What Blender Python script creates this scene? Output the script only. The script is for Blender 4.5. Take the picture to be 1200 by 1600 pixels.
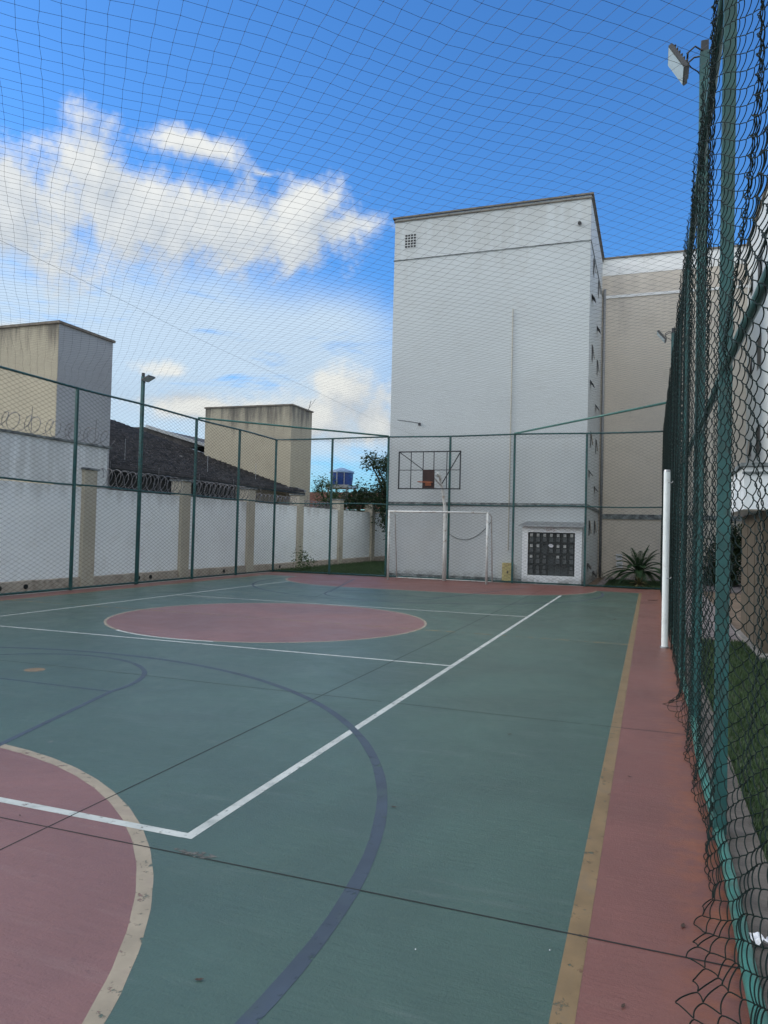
import bpy, math, random
import numpy as np
from mathutils import Vector, Matrix
random.seed(7); rng = np.random.default_rng(7)
R = math.radians
for o in list(bpy.data.objects): bpy.data.objects.remove(o)
scene = bpy.context.scene
C = scene.collection

# ------------------------------------------------------------------ camera
cam_d = bpy.data.cameras.new("camera"); cam = bpy.data.objects.new("camera", cam_d); C.objects.link(cam)
r_ = Vector((0.9401116, 0.3399629, 0.0248065)); u_ = Vector((-0.0146977, -0.0322785, 0.9993708)); f_ = Vector((-0.3405497, 0.9398847, 0.0253487))
m = Matrix((r_, u_, -f_)).transposed().to_4x4(); m.translation = (0, 0, 1.5)
cam.matrix_world = m
cam_d.sensor_fit = 'HORIZONTAL'; cam_d.sensor_width = 36; cam_d.lens = 36 * 1151.75 / 1200
cam_d.clip_start = 0.05; cam_d.clip_end = 2000
scene.camera = cam

# ------------------------------------------------------------------ light
SUN_EL, SUN_AZ = R(24), R(-100)      # low, to the left of the court (azimuth from +Y towards +X)
SKY = 0.085
EXPO = 1.24
scene.view_settings.view_transform = 'Standard'; scene.view_settings.look = 'None'
scene.view_settings.exposure = EXPO; scene.view_settings.gamma = 1
scene.view_settings.use_curve_mapping = False

class NT:
    """small helper round a node tree"""
    def __init__(s, tree): s.t = tree; s.n = tree.nodes; s.l = tree.links
    def node(s, typ, **kw):
        nd = s.n.new(typ)
        for k, v in kw.items(): setattr(nd, k, v)
        return nd
    def put(s, sock, v):
        if v is None: return
        if isinstance(v, bpy.types.NodeSocket): s.l.new(v, sock)
        else: sock.default_value = v
    def math(s, op, a, b=None, c=None, clamp=False):
        nd = s.node('ShaderNodeMath', operation=op, use_clamp=clamp)
        for i, v in enumerate((a, b, c)): s.put(nd.inputs[i], v)
        return nd.outputs[0]
    def sstep(s, x, a, b, lo=0.0, hi=1.0):
        nd = s.node('ShaderNodeMapRange', interpolation_type='SMOOTHSTEP')
        s.put(nd.inputs[0], x); nd.inputs[1].default_value = a; nd.inputs[2].default_value = b
        nd.inputs[3].default_value = lo; nd.inputs[4].default_value = hi
        return nd.outputs[0]
    def noise(s, vec, scale, detail=4, rough=.55, dist=0):
        nd = s.node('ShaderNodeTexNoise'); s.put(nd.inputs['Vector'], vec)
        nd.inputs['Scale'].default_value = scale; nd.inputs['Detail'].default_value = detail
        nd.inputs['Roughness'].default_value = rough; nd.inputs['Distortion'].default_value = dist
        return nd.outputs[0]
    def vmath(s, op, a, b=None):
        nd = s.node('ShaderNodeVectorMath', operation=op); s.put(nd.inputs[0], a); s.put(nd.inputs[1], b)
        return nd.outputs[0]
    def mix(s, fac, a, b, mode='MIX'):
        nd = s.node('ShaderNodeMix', data_type='RGBA', blend_type=mode)
        s.put(nd.inputs[0], fac); s.put(nd.inputs[6], a); s.put(nd.inputs[7], b)
        return nd.outputs[2]

world = bpy.data.worlds.new("World"); scene.world = world; world.use_nodes = True
W = NT(world.node_tree); W.n.clear()
sky = W.node('ShaderNodeTexSky', sky_type='NISHITA'); sky.sun_disc = False
sky.sun_elevation = SUN_EL; sky.sun_rotation = SUN_AZ; sky.air_density = 1.15; sky.dust_density = 0.6; sky.ozone_density = 2.6
tc = W.node('ShaderNodeTexCoord')
dirv = tc.outputs['Generated']
# cloud field: a group that turns a direction into a cloud density
grp = bpy.data.node_groups.new("cloud_field", 'ShaderNodeTree')
grp.interface.new_socket('Direction', in_out='INPUT', socket_type='NodeSocketVector')
grp.interface.new_socket('Density', in_out='OUTPUT', socket_type='NodeSocketFloat')
grp.interface.new_socket('Veil', in_out='OUTPUT', socket_type='NodeSocketFloat')
K = NT(grp); gi = K.node('NodeGroupInput'); go = K.node('NodeGroupOutput')
sx = K.node('ShaderNodeSeparateXYZ'); K.l.new(gi.outputs[0], sx.inputs[0])
az0 = K.math('ARCTAN2', sx.outputs[0], sx.outputs[1]); el0 = K.math('ARCSINE', sx.outputs[2])
wa = K.noise(gi.outputs[0], 9, 3, .6); wb = K.noise(K.vmath('ADD', gi.outputs[0], (3.1, 1.7, 5.2)), 9, 3, .6)
az = K.math('ADD', az0, K.math('MULTIPLY', K.math('SUBTRACT', wa, .5), .08))
el = K.math('ADD', el0, K.math('MULTIPLY', K.math('SUBTRACT', wb, .5), .05))
ell = [(-.83,.362,.17,.075,1.05), (-.745,.420,.060,.055,1.1), (-.671,.375,.14,.062,1.1), (-.56,.385,.16,.055,1.1), (-.475,.412,.085,.036,1.05),
       (-.62,.465,.085,.024,.95), (-.415,.395,.075,.022,1), (-.88,.43,.03,.03,.7), (-.52,.455,.06,.012,.45),
       (-.404,.190,.050,.026,1), (-.47,.145,.12,.040,1), (-.36,.150,.06,.045,1), (-.59,.160,.10,.022,.95), (-.83,.232,.05,.012,.8),
       (-.655,.205,.06,.016,.6), (-1.25,.30,.22,.09,1), (-1.7,.22,.3,.08,1), (.9,.25,.3,.08,.9), (1.6,.35,.3,.1,1),
       (2.4,.3,.35,.1,1), (-2.6,.35,.3,.1,1), (-1.5,.6,.2,.06,.7)]
cur = None
for a, e, ra, re, wt in ell:
    dx = K.math('MULTIPLY', K.math('SUBTRACT', az, a), 1/ra); dy = K.math('MULTIPLY', K.math('SUBTRACT', el, e), 1/re)
    q = K.math('SQRT', K.math('ADD', K.math('MULTIPLY', dx, dx), K.math('MULTIPLY', dy, dy)))
    v = K.math('SUBTRACT', wt, q)
    cur = v if cur is None else K.math('SMOOTH_MAX', cur, v, .35)
fb = K.noise(gi.outputs[0], 21, 8, .62)
fb2 = K.noise(gi.outputs[0], 7, 2, .5)
dens = K.math('ADD', cur, K.math('ADD', K.math('MULTIPLY', K.math('SUBTRACT', fb, .5), 2.2), K.math('MULTIPLY', K.math('SUBTRACT', fb2, .5), .3)))
# unseen fill clouds, added overhead and behind the camera to whiten the ambient light
fill_deck = K.math('MAXIMUM', K.sstep(sx.outputs[2], .66, .80), K.math('MULTIPLY', K.sstep(sx.outputs[1], .05, -.35), K.sstep(sx.outputs[2], .02, .12)))
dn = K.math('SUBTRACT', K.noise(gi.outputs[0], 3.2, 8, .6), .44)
grp.interface.new_socket('FillDeck', in_out='OUTPUT', socket_type='NodeSocketFloat')
K.l.new(K.math('MULTIPLY', K.sstep(dn, -.02, .10), fill_deck), go.inputs[2])
K.l.new(dens, go.inputs[0])
mpn = K.node('ShaderNodeMapping'); mpn.inputs['Rotation'].default_value = (0, R(12), R(20)); mpn.inputs['Scale'].default_value = (1.1, 1, 5.5)
K.l.new(gi.outputs[0], mpn.inputs[0])
st = K.noise(mpn.outputs[0], 6, 7, .6, .3)
veil = K.math('MULTIPLY', K.sstep(el, .045, .12), K.sstep(el, .39, .27))
veil = K.math('MULTIPLY', veil, K.sstep(az, -.20, -.42))
tilt = K.math('ADD', el, K.math('MULTIPLY', K.math('ADD', az, .5), .18))
veil = K.math('MULTIPLY', veil, K.sstep(tilt, .37, .28))
veil = K.math('MULTIPLY', veil, K.sstep(st, .20, .48))
K.l.new(veil, go.inputs[1])
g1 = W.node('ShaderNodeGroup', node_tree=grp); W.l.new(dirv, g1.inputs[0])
g2 = W.node('ShaderNodeGroup', node_tree=grp); W.l.new(W.vmath('NORMALIZE', W.vmath('ADD', dirv, (-.022, -.004, .03))), g2.inputs[0])
D = W.sstep(g1.outputs[0], -.22, .62)
lit = W.math('ADD', .62, W.math('MULTIPLY', W.math('SUBTRACT', g1.outputs[0], g2.outputs[0]), .42), clamp=True)
cloud = W.mix(lit, (2.0, 2.4, 2.9, 1), (4.5, 4.55, 4.35, 1))
base = W.mix(1.0, sky.outputs[0], (0.36, 0.735, 1.16, 1), 'MULTIPLY')
c1 = W.mix(W.math('MULTIPLY', g1.outputs[1], .88), base, (3.2, 3.9, 4.5, 1))
c2 = W.mix(W.math('MULTIPLY', D, .95), c1, cloud)
c2 = W.mix(g1.outputs[2], c2, (9.3, 9.5, 9.4, 1))  # the added unseen clouds get a brighter white to keep up the ambient light
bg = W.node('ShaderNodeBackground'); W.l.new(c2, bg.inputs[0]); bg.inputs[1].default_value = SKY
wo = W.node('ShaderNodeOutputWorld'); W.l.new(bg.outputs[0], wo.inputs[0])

sd = bpy.data.lights.new("sun", 'SUN'); sd.energy = 0.8; sd.angle = R(22); sd.color = (1, .93, .82)
sun = bpy.data.objects.new("sun", sd); C.objects.link(sun)
sv = Vector((math.sin(SUN_AZ) * math.cos(SUN_EL), math.cos(SUN_AZ) * math.cos(SUN_EL), math.sin(SUN_EL)))
sun.rotation_euler = sv.to_track_quat('Z', 'Y').to_euler(); sun.location = (-20, 5, 20)

# ------------------------------------------------------------------ materials
def mat(name, col, rough=.8, var=.12, vscale=3.0, dirt=None, dscale=1.2, damt=.5, bump=0.0, bscale=40, spec=.5, metal=0, holes=0.0, hscale=6, extra=None):
    """Principled surface with a mottled colour, optional stains, bump and worn-through gaps"""
    mt = bpy.data.materials.new(name); mt.use_nodes = True
    T = NT(mt.node_tree); bs = T.n['Principled BSDF']
    tcn = T.node('ShaderNodeTexCoord'); co = tcn.outputs['Object']
    n1 = T.noise(co, vscale, 6, .6)
    lo = tuple(c * (1 - var) for c in col) + (1,); hi = tuple(min(1, c * (1 + var)) for c in col) + (1,)
    c = T.mix(T.sstep(n1, .3, .7), lo, hi)
    if dirt:
        n2 = T.noise(co, dscale, 8, .68, .4)
        c = T.mix(T.math('MULTIPLY', T.sstep(n2, .5, .72), damt), c, tuple(dirt) + (1,))
    if extra: c = extra(T, co, c)
    T.l.new(c, bs.inputs['Base Color'])
    bs.inputs['Roughness'].default_value = rough; bs.inputs['Metallic'].default_value = metal
    bs.inputs['Specular IOR Level'].default_value = spec
    if bump:
        bn = T.node('ShaderNodeBump'); bn.inputs['Strength'].default_value = bump; bn.inputs['Distance'].default_value = .01
        T.l.new(T.noise(co, bscale, 5, .6), bn.inputs['Height']); T.l.new(bn.outputs[0], bs.inputs['Normal'])
    if holes:
        n3 = T.noise(co, hscale, 9, .72)
        tr = T.node('ShaderNodeBsdfTransparent'); mx = T.node('ShaderNodeMixShader')
        T.l.new(T.sstep(n3, holes, holes + .08), mx.inputs[0])
        T.l.new(bs.outputs[0], mx.inputs[1]); T.l.new(tr.outputs[0], mx.inputs[2])
        T.l.new(mx.outputs[0], T.n['Material Output'].inputs[0])
    return mt

def grime(zlow, zhigh, col, amt, streak=5, base=.30):
    """vertical run-off stains between two heights (world Z)"""
    def f(T, co, c):
        mp = T.node('ShaderNodeMapping'); mp.inputs['Scale'].default_value = (streak, streak, .35); T.l.new(co, mp.inputs[0])
        n = T.noise(mp.outputs[0], 1.0, 6, .65)
        sp = T.node('ShaderNodeSeparateXYZ'); T.l.new(co, sp.inputs[0])
        h = T.sstep(sp.outputs[2], zlow, zhigh)
        k = T.math('MULTIPLY', T.sstep(T.math('ADD', n, T.math('MULTIPLY', h, .35)), .62, .95), amt)
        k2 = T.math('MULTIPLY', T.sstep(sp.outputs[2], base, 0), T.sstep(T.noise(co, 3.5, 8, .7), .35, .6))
        c = T.mix(k, c, tuple(col) + (1,))
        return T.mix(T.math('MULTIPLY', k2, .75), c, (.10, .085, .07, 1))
    return f

def court_mat(name, col, streak, smin=.30, smax=.50, var=.16, edge=False):
    """painted slab: cloudy wash marks, fine grit, dusty scuffs, slow changes of gloss"""
    mt = bpy.data.materials.new(name); mt.use_nodes = True
    T = NT(mt.node_tree); bs = T.n['Principled BSDF']
    co = T.node('ShaderNodeTexCoord').outputs['Object']
    a = T.noise(co, .55, 6, .62, .6); b = T.noise(co, 4.5, 8, .7); d = T.noise(co, 160, 3, .6)
    mp = T.node('ShaderNodeMapping'); mp.inputs['Scale'].default_value = (1, 7, 1); mp.inputs['Rotation'].default_value = (0, 0, R(14)); T.l.new(co, mp.inputs[0])
    s = T.noise(mp.outputs[0], 1.3, 9, .72)
    lo = tuple(x * (1 - var) for x in col) + (1,); hi = tuple(x * (1 + var) for x in col) + (1,)
    c = T.mix(T.sstep(a, .3, .7), lo, hi)
    c = T.mix(T.math('MULTIPLY', T.sstep(b, .35, .75), .35), c, tuple(x * .78 for x in col) + (1,))
    c = T.mix(T.math('MULTIPLY', T.sstep(s, .52, .78), .62), c, tuple(streak) + (1,))
    c = T.mix(T.math('MULTIPLY', T.sstep(d, .62, .75), .30), c, tuple(x * 1.6 for x in col) + (1,))
    mp2 = T.node('ShaderNodeMapping'); mp2.inputs['Scale'].default_value = (9, .8, 1); mp2.inputs['Rotation'].default_value = (0, 0, R(-31)); T.l.new(co, mp2.inputs[0])
    s2 = T.noise(mp2.outputs[0], 2.3, 7, .75, .8)
    c = T.mix(T.math('MULTIPLY', T.sstep(s2, .64, .72), .38), c, tuple(x * .62 for x in col) + (1,))
    wp = T.noise(co, 1.7, 9, .74, .3)
    c = T.mix(T.math('MULTIPLY', T.sstep(wp, .66, .70), .45), c, (.17, .16, .145, 1))
    mk = T.noise(T.vmath('ADD', co, (7.3, 2.1, 0)), 2.6, 2, .5, 2.5)
    c = T.mix(T.math('MULTIPLY', T.sstep(T.math('ABSOLUTE', T.math('SUBTRACT', mk, .5)), .006, .001), .22), c, tuple(x * .5 for x in col) + (1,))
    if edge:
        sx_ = T.node('ShaderNodeSeparateXYZ'); T.l.new(co, sx_.inputs[0])
        e = T.math('MULTIPLY', T.sstep(T.math('ADD', sx_.outputs[0], T.math('MULTIPLY', T.noise(co, 3.5, 6, .7), .35)), .20, .50), T.sstep(T.noise(co, 6, 6, .7), .38, .60))
        c = T.mix(T.math('MULTIPLY', e, .75), c, (.26, .085, .035, 1))
    sp = T.noise(co, 22, 3, .5)
    c = T.mix(T.math('MULTIPLY', T.sstep(sp, .70, .76), .45), c, tuple(x * .45 for x in col) + (1,))
    T.l.new(c, bs.inputs['Base Color'])
    rg = T.node('ShaderNodeMapRange'); T.l.new(T.noise(co, 1.1, 7, .65, .5), rg.inputs[0]); rg.inputs[1].default_value = .3; rg.inputs[2].default_value = .7
    rg.inputs[3].default_value = smin; rg.inputs[4].default_value = smax; T.l.new(rg.outputs[0], bs.inputs['Roughness'])
    bs.inputs['Specular IOR Level'].default_value = .62
    bn = T.node('ShaderNodeBump'); bn.inputs['Strength'].default_value = .35; bn.inputs['Distance'].default_value = .006
    mp3 = T.node('ShaderNodeMapping'); mp3.inputs['Scale'].default_value = (1, 5, 1); mp3.inputs['Rotation'].default_value = (0, 0, R(6)); T.l.new(co, mp3.inputs[0])
    hgt = T.math('ADD', T.noise(co, 90, 5, .65), T.math('MULTIPLY', T.noise(mp3.outputs[0], 5, 7, .7), 2.2))
    T.l.new(hgt, bn.inputs['Height']); T.l.new(bn.outputs[0], bs.inputs['Normal'])
    return mt

M = {}
M['green'] = court_mat('painted_green_slab', (.043, .086, .066), (.10, .135, .12))
M['pink'] = court_mat('painted_red_slab', (.165, .063, .050), (.21, .115, .09), .42, .60, edge=True)
M['pink_in'] = court_mat('painted_pink_slab', (.180, .083, .073), (.22, .135, .12), .38, .58)
M['line_white'] = mat('white_line_paint', (.44, .46, .43), .55, .12, 5, (.24, .27, .25), 6, .8, holes=.57, hscale=16)
M['line_tan'] = mat('tan_line_paint', (.28, .235, .17), .6, .15, 5, (.24, .19, .15), 5, .8, holes=.56, hscale=14)
M['line_yellow'] = mat('ochre_line_paint', (.19, .125, .058), .6, .18, 4, (.15, .11, .07), 4, .8, holes=.58, hscale=14)
M['line_blue'] = mat('blue_line_paint', (.036, .054, .076), .55, .15, 4, (.045, .075, .068), 3, .8, holes=.57, hscale=12)
M['line_faint'] = mat('worn_ochre_paint', (.24, .18, .09), .6, .15, 4, holes=.46, hscale=9)
M['joint'] = mat('joint_filler', (.012, .014, .014), .9, .2, 8)
M['joint_fine'] = mat('hairline_joint', (.03, .04, .038), .9, .2, 8, holes=.56, hscale=5)
M['green_steel'] = mat('green_painted_steel', (.018, .088, .086), .42, .25, 6, (.06, .045, .03), 9, .5, bump=.15, bscale=60)
M['rail_steel'] = mat('teal_rail_steel', (.035, .150, .125), .42, .25, 6, (.07, .05, .03), 9, .5, bump=.15, bscale=60)
M['wire'] = mat('dark_green_coated_wire', (.004, .013, .011), .7, .25, 8, (.02, .014, .010), 12, .4, spec=.18)
M['net'] = mat('dark_nylon_net', (.05, .05, .06), .8, .1, 4)
M['razor'] = mat('dull_galvanised_wire', (.15, .15, .16), .5, .25, 9, (.10, .055, .03), 7, .4, metal=.4)
M['galv'] = mat('galvanised_steel', (.36, .37, .38), .4, .15, 9, (.2, .16, .12), 6, .4, metal=.6)
M['wall_white'] = mat('white_wall_paint', (.86, .885, .89), .85, .03, .8, (.62, .61, .57), 1.5, .3, .25, 60, extra=grime(1.7, 2.5, (.30, .29, .26), .38, 3))
M['wall_beige'] = mat('beige_wall_paint', (.46, .42, .34), .85, .07, 1.2, (.25, .22, .18), 1.8, .5, .25, 60)
M['plinth'] = mat('stained_plinth', (.42, .37, .31), .9, .12, 2.5, (.16, .13, .10), 3, .75, .4, 40)
M['apt_white'] = mat('apartment_white_render', (.55, .58, .585), .88, .035, .35, (.46, .46, .44), .8, .28, .2, 70, extra=grime(8.8, 11.9, (.38, .37, .34), .35, 3, .35))
M['apt_beige'] = mat('apartment_beige_render', (.68, .61, .52), .88, .05, .5, (.45, .40, .34), .9, .35, .2, 70, extra=grime(7, 11.9, (.42, .37, .32), .4, 2.5))
M['apt_band'] = mat('apartment_white_band', (.80, .80, .78), .88, .05, .6, (.3, .28, .25), 1.5, .4)
M['trim_brown'] = mat('brown_capping', (.17, .145, .115), .8, .25, 5, (.06, .055, .05), 6, .6)
M['ledge'] = mat('mouldy_ledge', (.20, .22, .22), .9, .5, 6, (.04, .045, .05), 5, .9)
M['tower_beige'] = mat('tower_beige_render', (.43, .385, .29), .9, .05, .8, (.33, .29, .22), 1.4, .4, .2, 60, extra=grime(5.2, 7.6, (.10, .09, .08), .9, 3.0))
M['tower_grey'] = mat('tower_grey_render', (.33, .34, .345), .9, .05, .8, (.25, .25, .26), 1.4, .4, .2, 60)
M['dark'] = mat('dark_recess', (.012, .014, .015), .6, .2, 5)
M['glass'] = mat('dark_window_glass', (.02, .026, .03), .08, .1, 3, spec=.6)
M['frame_grey'] = mat('grey_aluminium', (.28, .29, .30), .45, .1, 6, metal=.4)
M['white_metal'] = mat('chipped_white_enamel', (.58, .59, .57), .5, .06, 4, (.24, .15, .09), 7, .9)
M['post_white'] = mat('white_post_enamel', (.80, .83, .81), .42, .04, 4, (.45, .42, .38), 14, .35)
M['black_steel'] = mat('black_frame_steel', (.018, .022, .026), .5, .2, 8)
M['board_red'] = mat('weathered_maroon_board', (.030, .012, .010), .7, .3, 7)
M['rim'] = mat('rusty_orange_rim', (.28, .085, .035), .6, .25, 12)
M['lens'] = mat('floodlight_glass', (.42, .50, .52), .15, .06, 8, spec=.6)
M['lamp_body'] = mat('floodlight_housing', (.06, .062, .065), .5, .15, 8)
M['concrete'] = mat('concrete', (.27, .255, .235), .9, .18, 3, (.12, .11, .10), 3, .6, .5, 30)
M['kerb'] = mat('dirty_kerb_concrete', (.105, .090, .078), .95, .3, 5, (.06, .05, .04), 4, .85, .7, 30)
M['paver'] = mat('purple_grey_pavers', (.21, .18, .18), .9, .2, 5, (.1, .08, .08), 4, .6, .5, 25)
M['soil'] = mat('dry_soil', (.17, .12, .085), .95, .25, 2, (.09, .07, .045), 1.5, .7, .6, 20)
M['lawn'] = mat('lawn_soil', (.042, .055, .028), .95, .3, 3, (.03, .04, .015), 4, .6, .6, 20)
M['kiosk_brown'] = mat('brown_panel', (.115, .090, .062), .75, .12, 3, (.06, .045, .035), 3, .5)
M['water_blue'] = mat('blue_tank_plastic', (.012, .045, .20), .35, .1, 3)
M['tank_lid'] = mat('tank_lid', (.16, .25, .38), .5, .1, 3)
M['bark'] = mat('bark', (.075, .055, .04), .95, .3, 8, bump=.6, bscale=25)
M['yellow_box'] = mat('weathered_yellow_box', (.50, .43, .20), .7, .15, 6, (.22, .14, .08), 9, .8)
M['pipe'] = mat('beige_pipe', (.46, .44, .38), .6, .1, 5)
M['cable'] = mat('black_cable', (.03, .03, .035), .6, .1, 5)
M['meter'] = mat('meter_plate', (.42, .43, .41), .5, .15, 20)
M['meter_dim'] = mat('meter_body', (.10, .11, .11), .5, .2, 20)
M['paper'] = mat('paper', (.72, .72, .74), .8, .05, 20)
M['red_paint'] = mat('faded_red_lettering', (.33, .06, .05), .7, .2, 20)
M['leaf_dry'] = mat('dry_leaf', (.05, .028, .018), .8, .3, 30)
M['plant_pot'] = mat('dark_pot', (.03, .032, .035), .7, .2, 6)

def leaf_mat(name, a, b, trans=.25):
    mt = bpy.data.materials.new(name); mt.use_nodes = True
    T = NT(mt.node_tree); bs = T.n['Principled BSDF']
    gm = T.node('ShaderNodeNewGeometry'); rp = gm.outputs['Random Per Island']
    T.l.new(T.mix(rp, tuple(a) + (1,), tuple(b) + (1,)), bs.inputs['Base Color'])
    bs.inputs['Roughness'].default_value = .55; bs.inputs['Specular IOR Level'].default_value = .35
    tl = T.node('ShaderNodeBsdfTranslucent'); tl.inputs[0].default_value = tuple(x * 1.2 for x in b) + (1,)
    mx = T.node('ShaderNodeMixShader'); mx.inputs[0].default_value = trans
    T.l.new(bs.outputs[0], mx.inputs[1]); T.l.new(tl.outputs[0], mx.inputs[2]); T.l.new(mx.outputs[0], T.n['Material Output'].inputs[0])
    return mt
M['leaf_dark'] = leaf_mat('dark_tree_leaves', (.014, .030, .012), (.035, .062, .022))
M['leaf_mid'] = leaf_mat('mid_tree_leaves', (.03, .06, .018), (.07, .115, .04))
M['palm'] = leaf_mat('palm_leaflets', (.025, .060, .022), (.05, .105, .04))
M['palm_dry'] = leaf_mat('dry_palm_leaflets', (.11, .10, .04), (.20, .16, .07))
M['grass'] = leaf_mat('grass_blades', (.028, .056, .022), (.066, .112, .044))
# roof tiles: courses across the slope plus moss
def tiles(name):
    mt = bpy.data.materials.new(name); mt.use_nodes = True
    T = NT(mt.node_tree); bs = T.n['Principled BSDF']; co = T.node('ShaderNodeTexCoord').outputs['Object']
    n = T.noise(co, 1.5, 8, .7); n2 = T.noise(co, 9, 6, .7)
    sp = T.node('ShaderNodeSeparateXYZ'); T.l.new(co, sp.inputs[0])
    row = T.math('FLOOR', T.math('MULTIPLY', sp.outputs[0], 4.0)); col = T.math('FLOOR', T.math('ADD', T.math('MULTIPLY', sp.outputs[1], 4.5), T.math('MULTIPLY', row, .5)))
    cb = T.node('ShaderNodeCombineXYZ'); T.l.new(row, cb.inputs[0]); T.l.new(col, cb.inputs[1])
    wn = T.node('ShaderNodeTexWhiteNoise', noise_dimensions='2D'); T.l.new(cb.outputs[0], wn.inputs['Vector'])
    c = T.mix(T.sstep(n2, .3, .7), (.010, .010, .012, 1), (.034, .031, .033, 1))
    c = T.mix(T.math('MULTIPLY', wn.outputs['Value'], .55), c, (.095, .085, .085, 1))
    c = T.mix(T.math('MULTIPLY', T.sstep(n, .55, .72), .35), c, (.12, .115, .105, 1))
    mpr = T.node('ShaderNodeMapping'); mpr.inputs['Scale'].default_value = (3.5, .5, 1); T.l.new(co, mpr.inputs[0])
    c = T.mix(T.math('MULTIPLY', T.sstep(T.noise(mpr.outputs[0], 1.1, 5, .6), .66, .72), .8), c, (.38, .38, .36, 1))
    T.l.new(c, bs.inputs['Base Color']); bs.inputs['Roughness'].default_value = .8
    return mt
M['tiles'] = tiles('dark_roof_tiles')
M['tiles_red'] = mat('red_roof_tiles', (.20, .10, .075), .85, .25, 6, (.08, .05, .045), 3, .6)

# ------------------------------------------------------------------ mesh helpers
class MB:
    def __init__(s): s.v = []; s.f = []
    def add(s, vs, fs):
        n = len(s.v); s.v += [tuple(v) for v in vs]; s.f += [tuple(n + i for i in f) for f in fs]; return s
    def box(s, x0, x1, y0, y1, z0, z1):
        return s.add([(x0,y0,z0),(x1,y0,z0),(x1,y1,z0),(x0,y1,z0),(x0,y0,z1),(x1,y0,z1),(x1,y1,z1),(x0,y1,z1)],
                     [(0,3,2,1),(4,5,6,7),(0,1,5,4),(1,2,6,5),(2,3,7,6),(3,0,4,7)])
    def quad(s, a, b, c, d): return s.add([a, b, c, d], [(0, 1, 2, 3)])
    def poly(s, pts): return s.add(pts, [tuple(range(len(pts)))])
    def prism(s, pts, z0, z1):
        n = len(pts); return s.add([(x, y, z0) for x, y in pts] + [(x, y, z1) for x, y in pts],
            [tuple(range(n))[::-1], tuple(range(n, 2*n))] + [(i, (i+1) % n, n + (i+1) % n, n + i) for i in range(n)])
    def tube(s, pts, r, n=8, cap=True):
        P = [Vector(p) for p in pts]; k = len(P); rs = r if hasattr(r, '__len__') else [r]*k
        vs = []; up = None
        for i in range(k):
            t = (P[min(i+1, k-1)] - P[max(i-1, 0)]).normalized()
            if up is None:
                a = Vector((0,0,1)) if abs(t.z) < .9 else Vector((1,0,0)); up = (a - t*a.dot(t)).normalized()
            else:
                up = up - t*up.dot(t); up = up.normalized() if up.length > 1e-6 else t.orthogonal().normalized()
            w = t.cross(up)
            for j in range(n):
                an = 2*math.pi*(j+.5)/n; vs.append(P[i] + (up*math.cos(an) + w*math.sin(an))*rs[i])
        fs = [(i*n+j, i*n+(j+1) % n, (i+1)*n+(j+1) % n, (i+1)*n+j) for i in range(k-1) for j in range(n)]
        if cap: fs += [tuple(range(n))[::-1], tuple(range((k-1)*n, k*n))]
        return s.add(vs, fs)
    def beam(s, a, b, w, h=None):
        """rectangular bar between two points"""
        h = h or w; a = Vector(a); b = Vector(b); t = (b-a).normalized()
        up = Vector((0,0,1)) if abs(t.z) < .95 else Vector((0,1,0)); sd = t.cross(up).normalized(); up = sd.cross(t)
        vs = [p + sd*x*w/2 + up*y*h/2 for p in (a, b) for x, y in ((-1,-1),(1,-1),(1,1),(-1,1))]
        return s.add(vs, [(0,3,2,1),(4,5,6,7),(0,1,5,4),(1,2,6,5),(2,3,7,6),(3,0,4,7)])
    def build(s, name, m_, parent=None, bevel=0, smooth=False, at=None):
        me = bpy.data.meshes.new(name)
        v = s.v if at is None else [(x-at[0], y-at[1], z-at[2]) for x, y, z in s.v]
        me.from_pydata(v, [], s.f); me.update()
        me.materials.append(m_)
        o = bpy.data.objects.new(name, me); C.objects.link(o)
        if at is not None: o.location = at
        if parent: o.parent = parent
        if smooth: me.shade_smooth()
        if bevel:
            b = o.modifiers.new('bevel', 'BEVEL'); b.width = bevel; b.segments = 2; b.limit_method = 'ANGLE'
        return o
def np_mesh(name, V, F, m_, parent=None, smooth=False):
    me = bpy.data.meshes.new(name); V = np.asarray(V, np.float32); F = np.asarray(F, np.int32); k = F.shape[1]
    me.vertices.add(len(V)); me.vertices.foreach_set('co', V.ravel())
    me.loops.add(F.size); me.loops.foreach_set('vertex_index', F.ravel())
    me.polygons.add(len(F)); me.polygons.foreach_set('loop_start', np.arange(0, F.size, k, dtype=np.int32))
    me.update(calc_edges=True); me.materials.append(m_)
    if smooth: me.shade_smooth()
    o = bpy.data.objects.new(name, me); C.objects.link(o)
    if parent: o.parent = parent
    return o
def sweep(P, r, n, ref):
    """P: (wires, points, 3) -> tubes of n sides, frames built from the fixed vector ref"""
    P = np.asarray(P, float); N, K_, _ = P.shape
    T = np.empty_like(P); T[:, 1:-1] = P[:, 2:] - P[:, :-2]; T[:, 0] = P[:, 1]-P[:, 0]; T[:, -1] = P[:, -1]-P[:, -2]
    T /= np.linalg.norm(T, axis=2, keepdims=True) + 1e-9
    A = np.cross(T, np.array(ref, float)); A /= np.linalg.norm(A, axis=2, keepdims=True) + 1e-9
    B = np.cross(T, A)
    an = 2*np.pi*np.arange(n)/n
    V = P[:, :, None, :] + r*(A[:, :, None, :]*np.cos(an)[None, None, :, None] + B[:, :, None, :]*np.sin(an)[None, None, :, None])
    idx = np.arange(N*K_*n).reshape(N, K_, n); nx = np.roll(idx, -1, axis=2)
    F = np.stack([idx[:, :-1], nx[:, :-1], nx[:, 1:], idx[:, 1:]], axis=-1).reshape(-1, 4)
    return V.reshape(-1, 3), F
def tag(o, label=None, cat=None, group=None, kind=None):
    if label: o['label'] = label
    if cat: o['category'] = cat
    if group: o['group'] = group
    if kind: o['kind'] = kind
    return o
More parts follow.
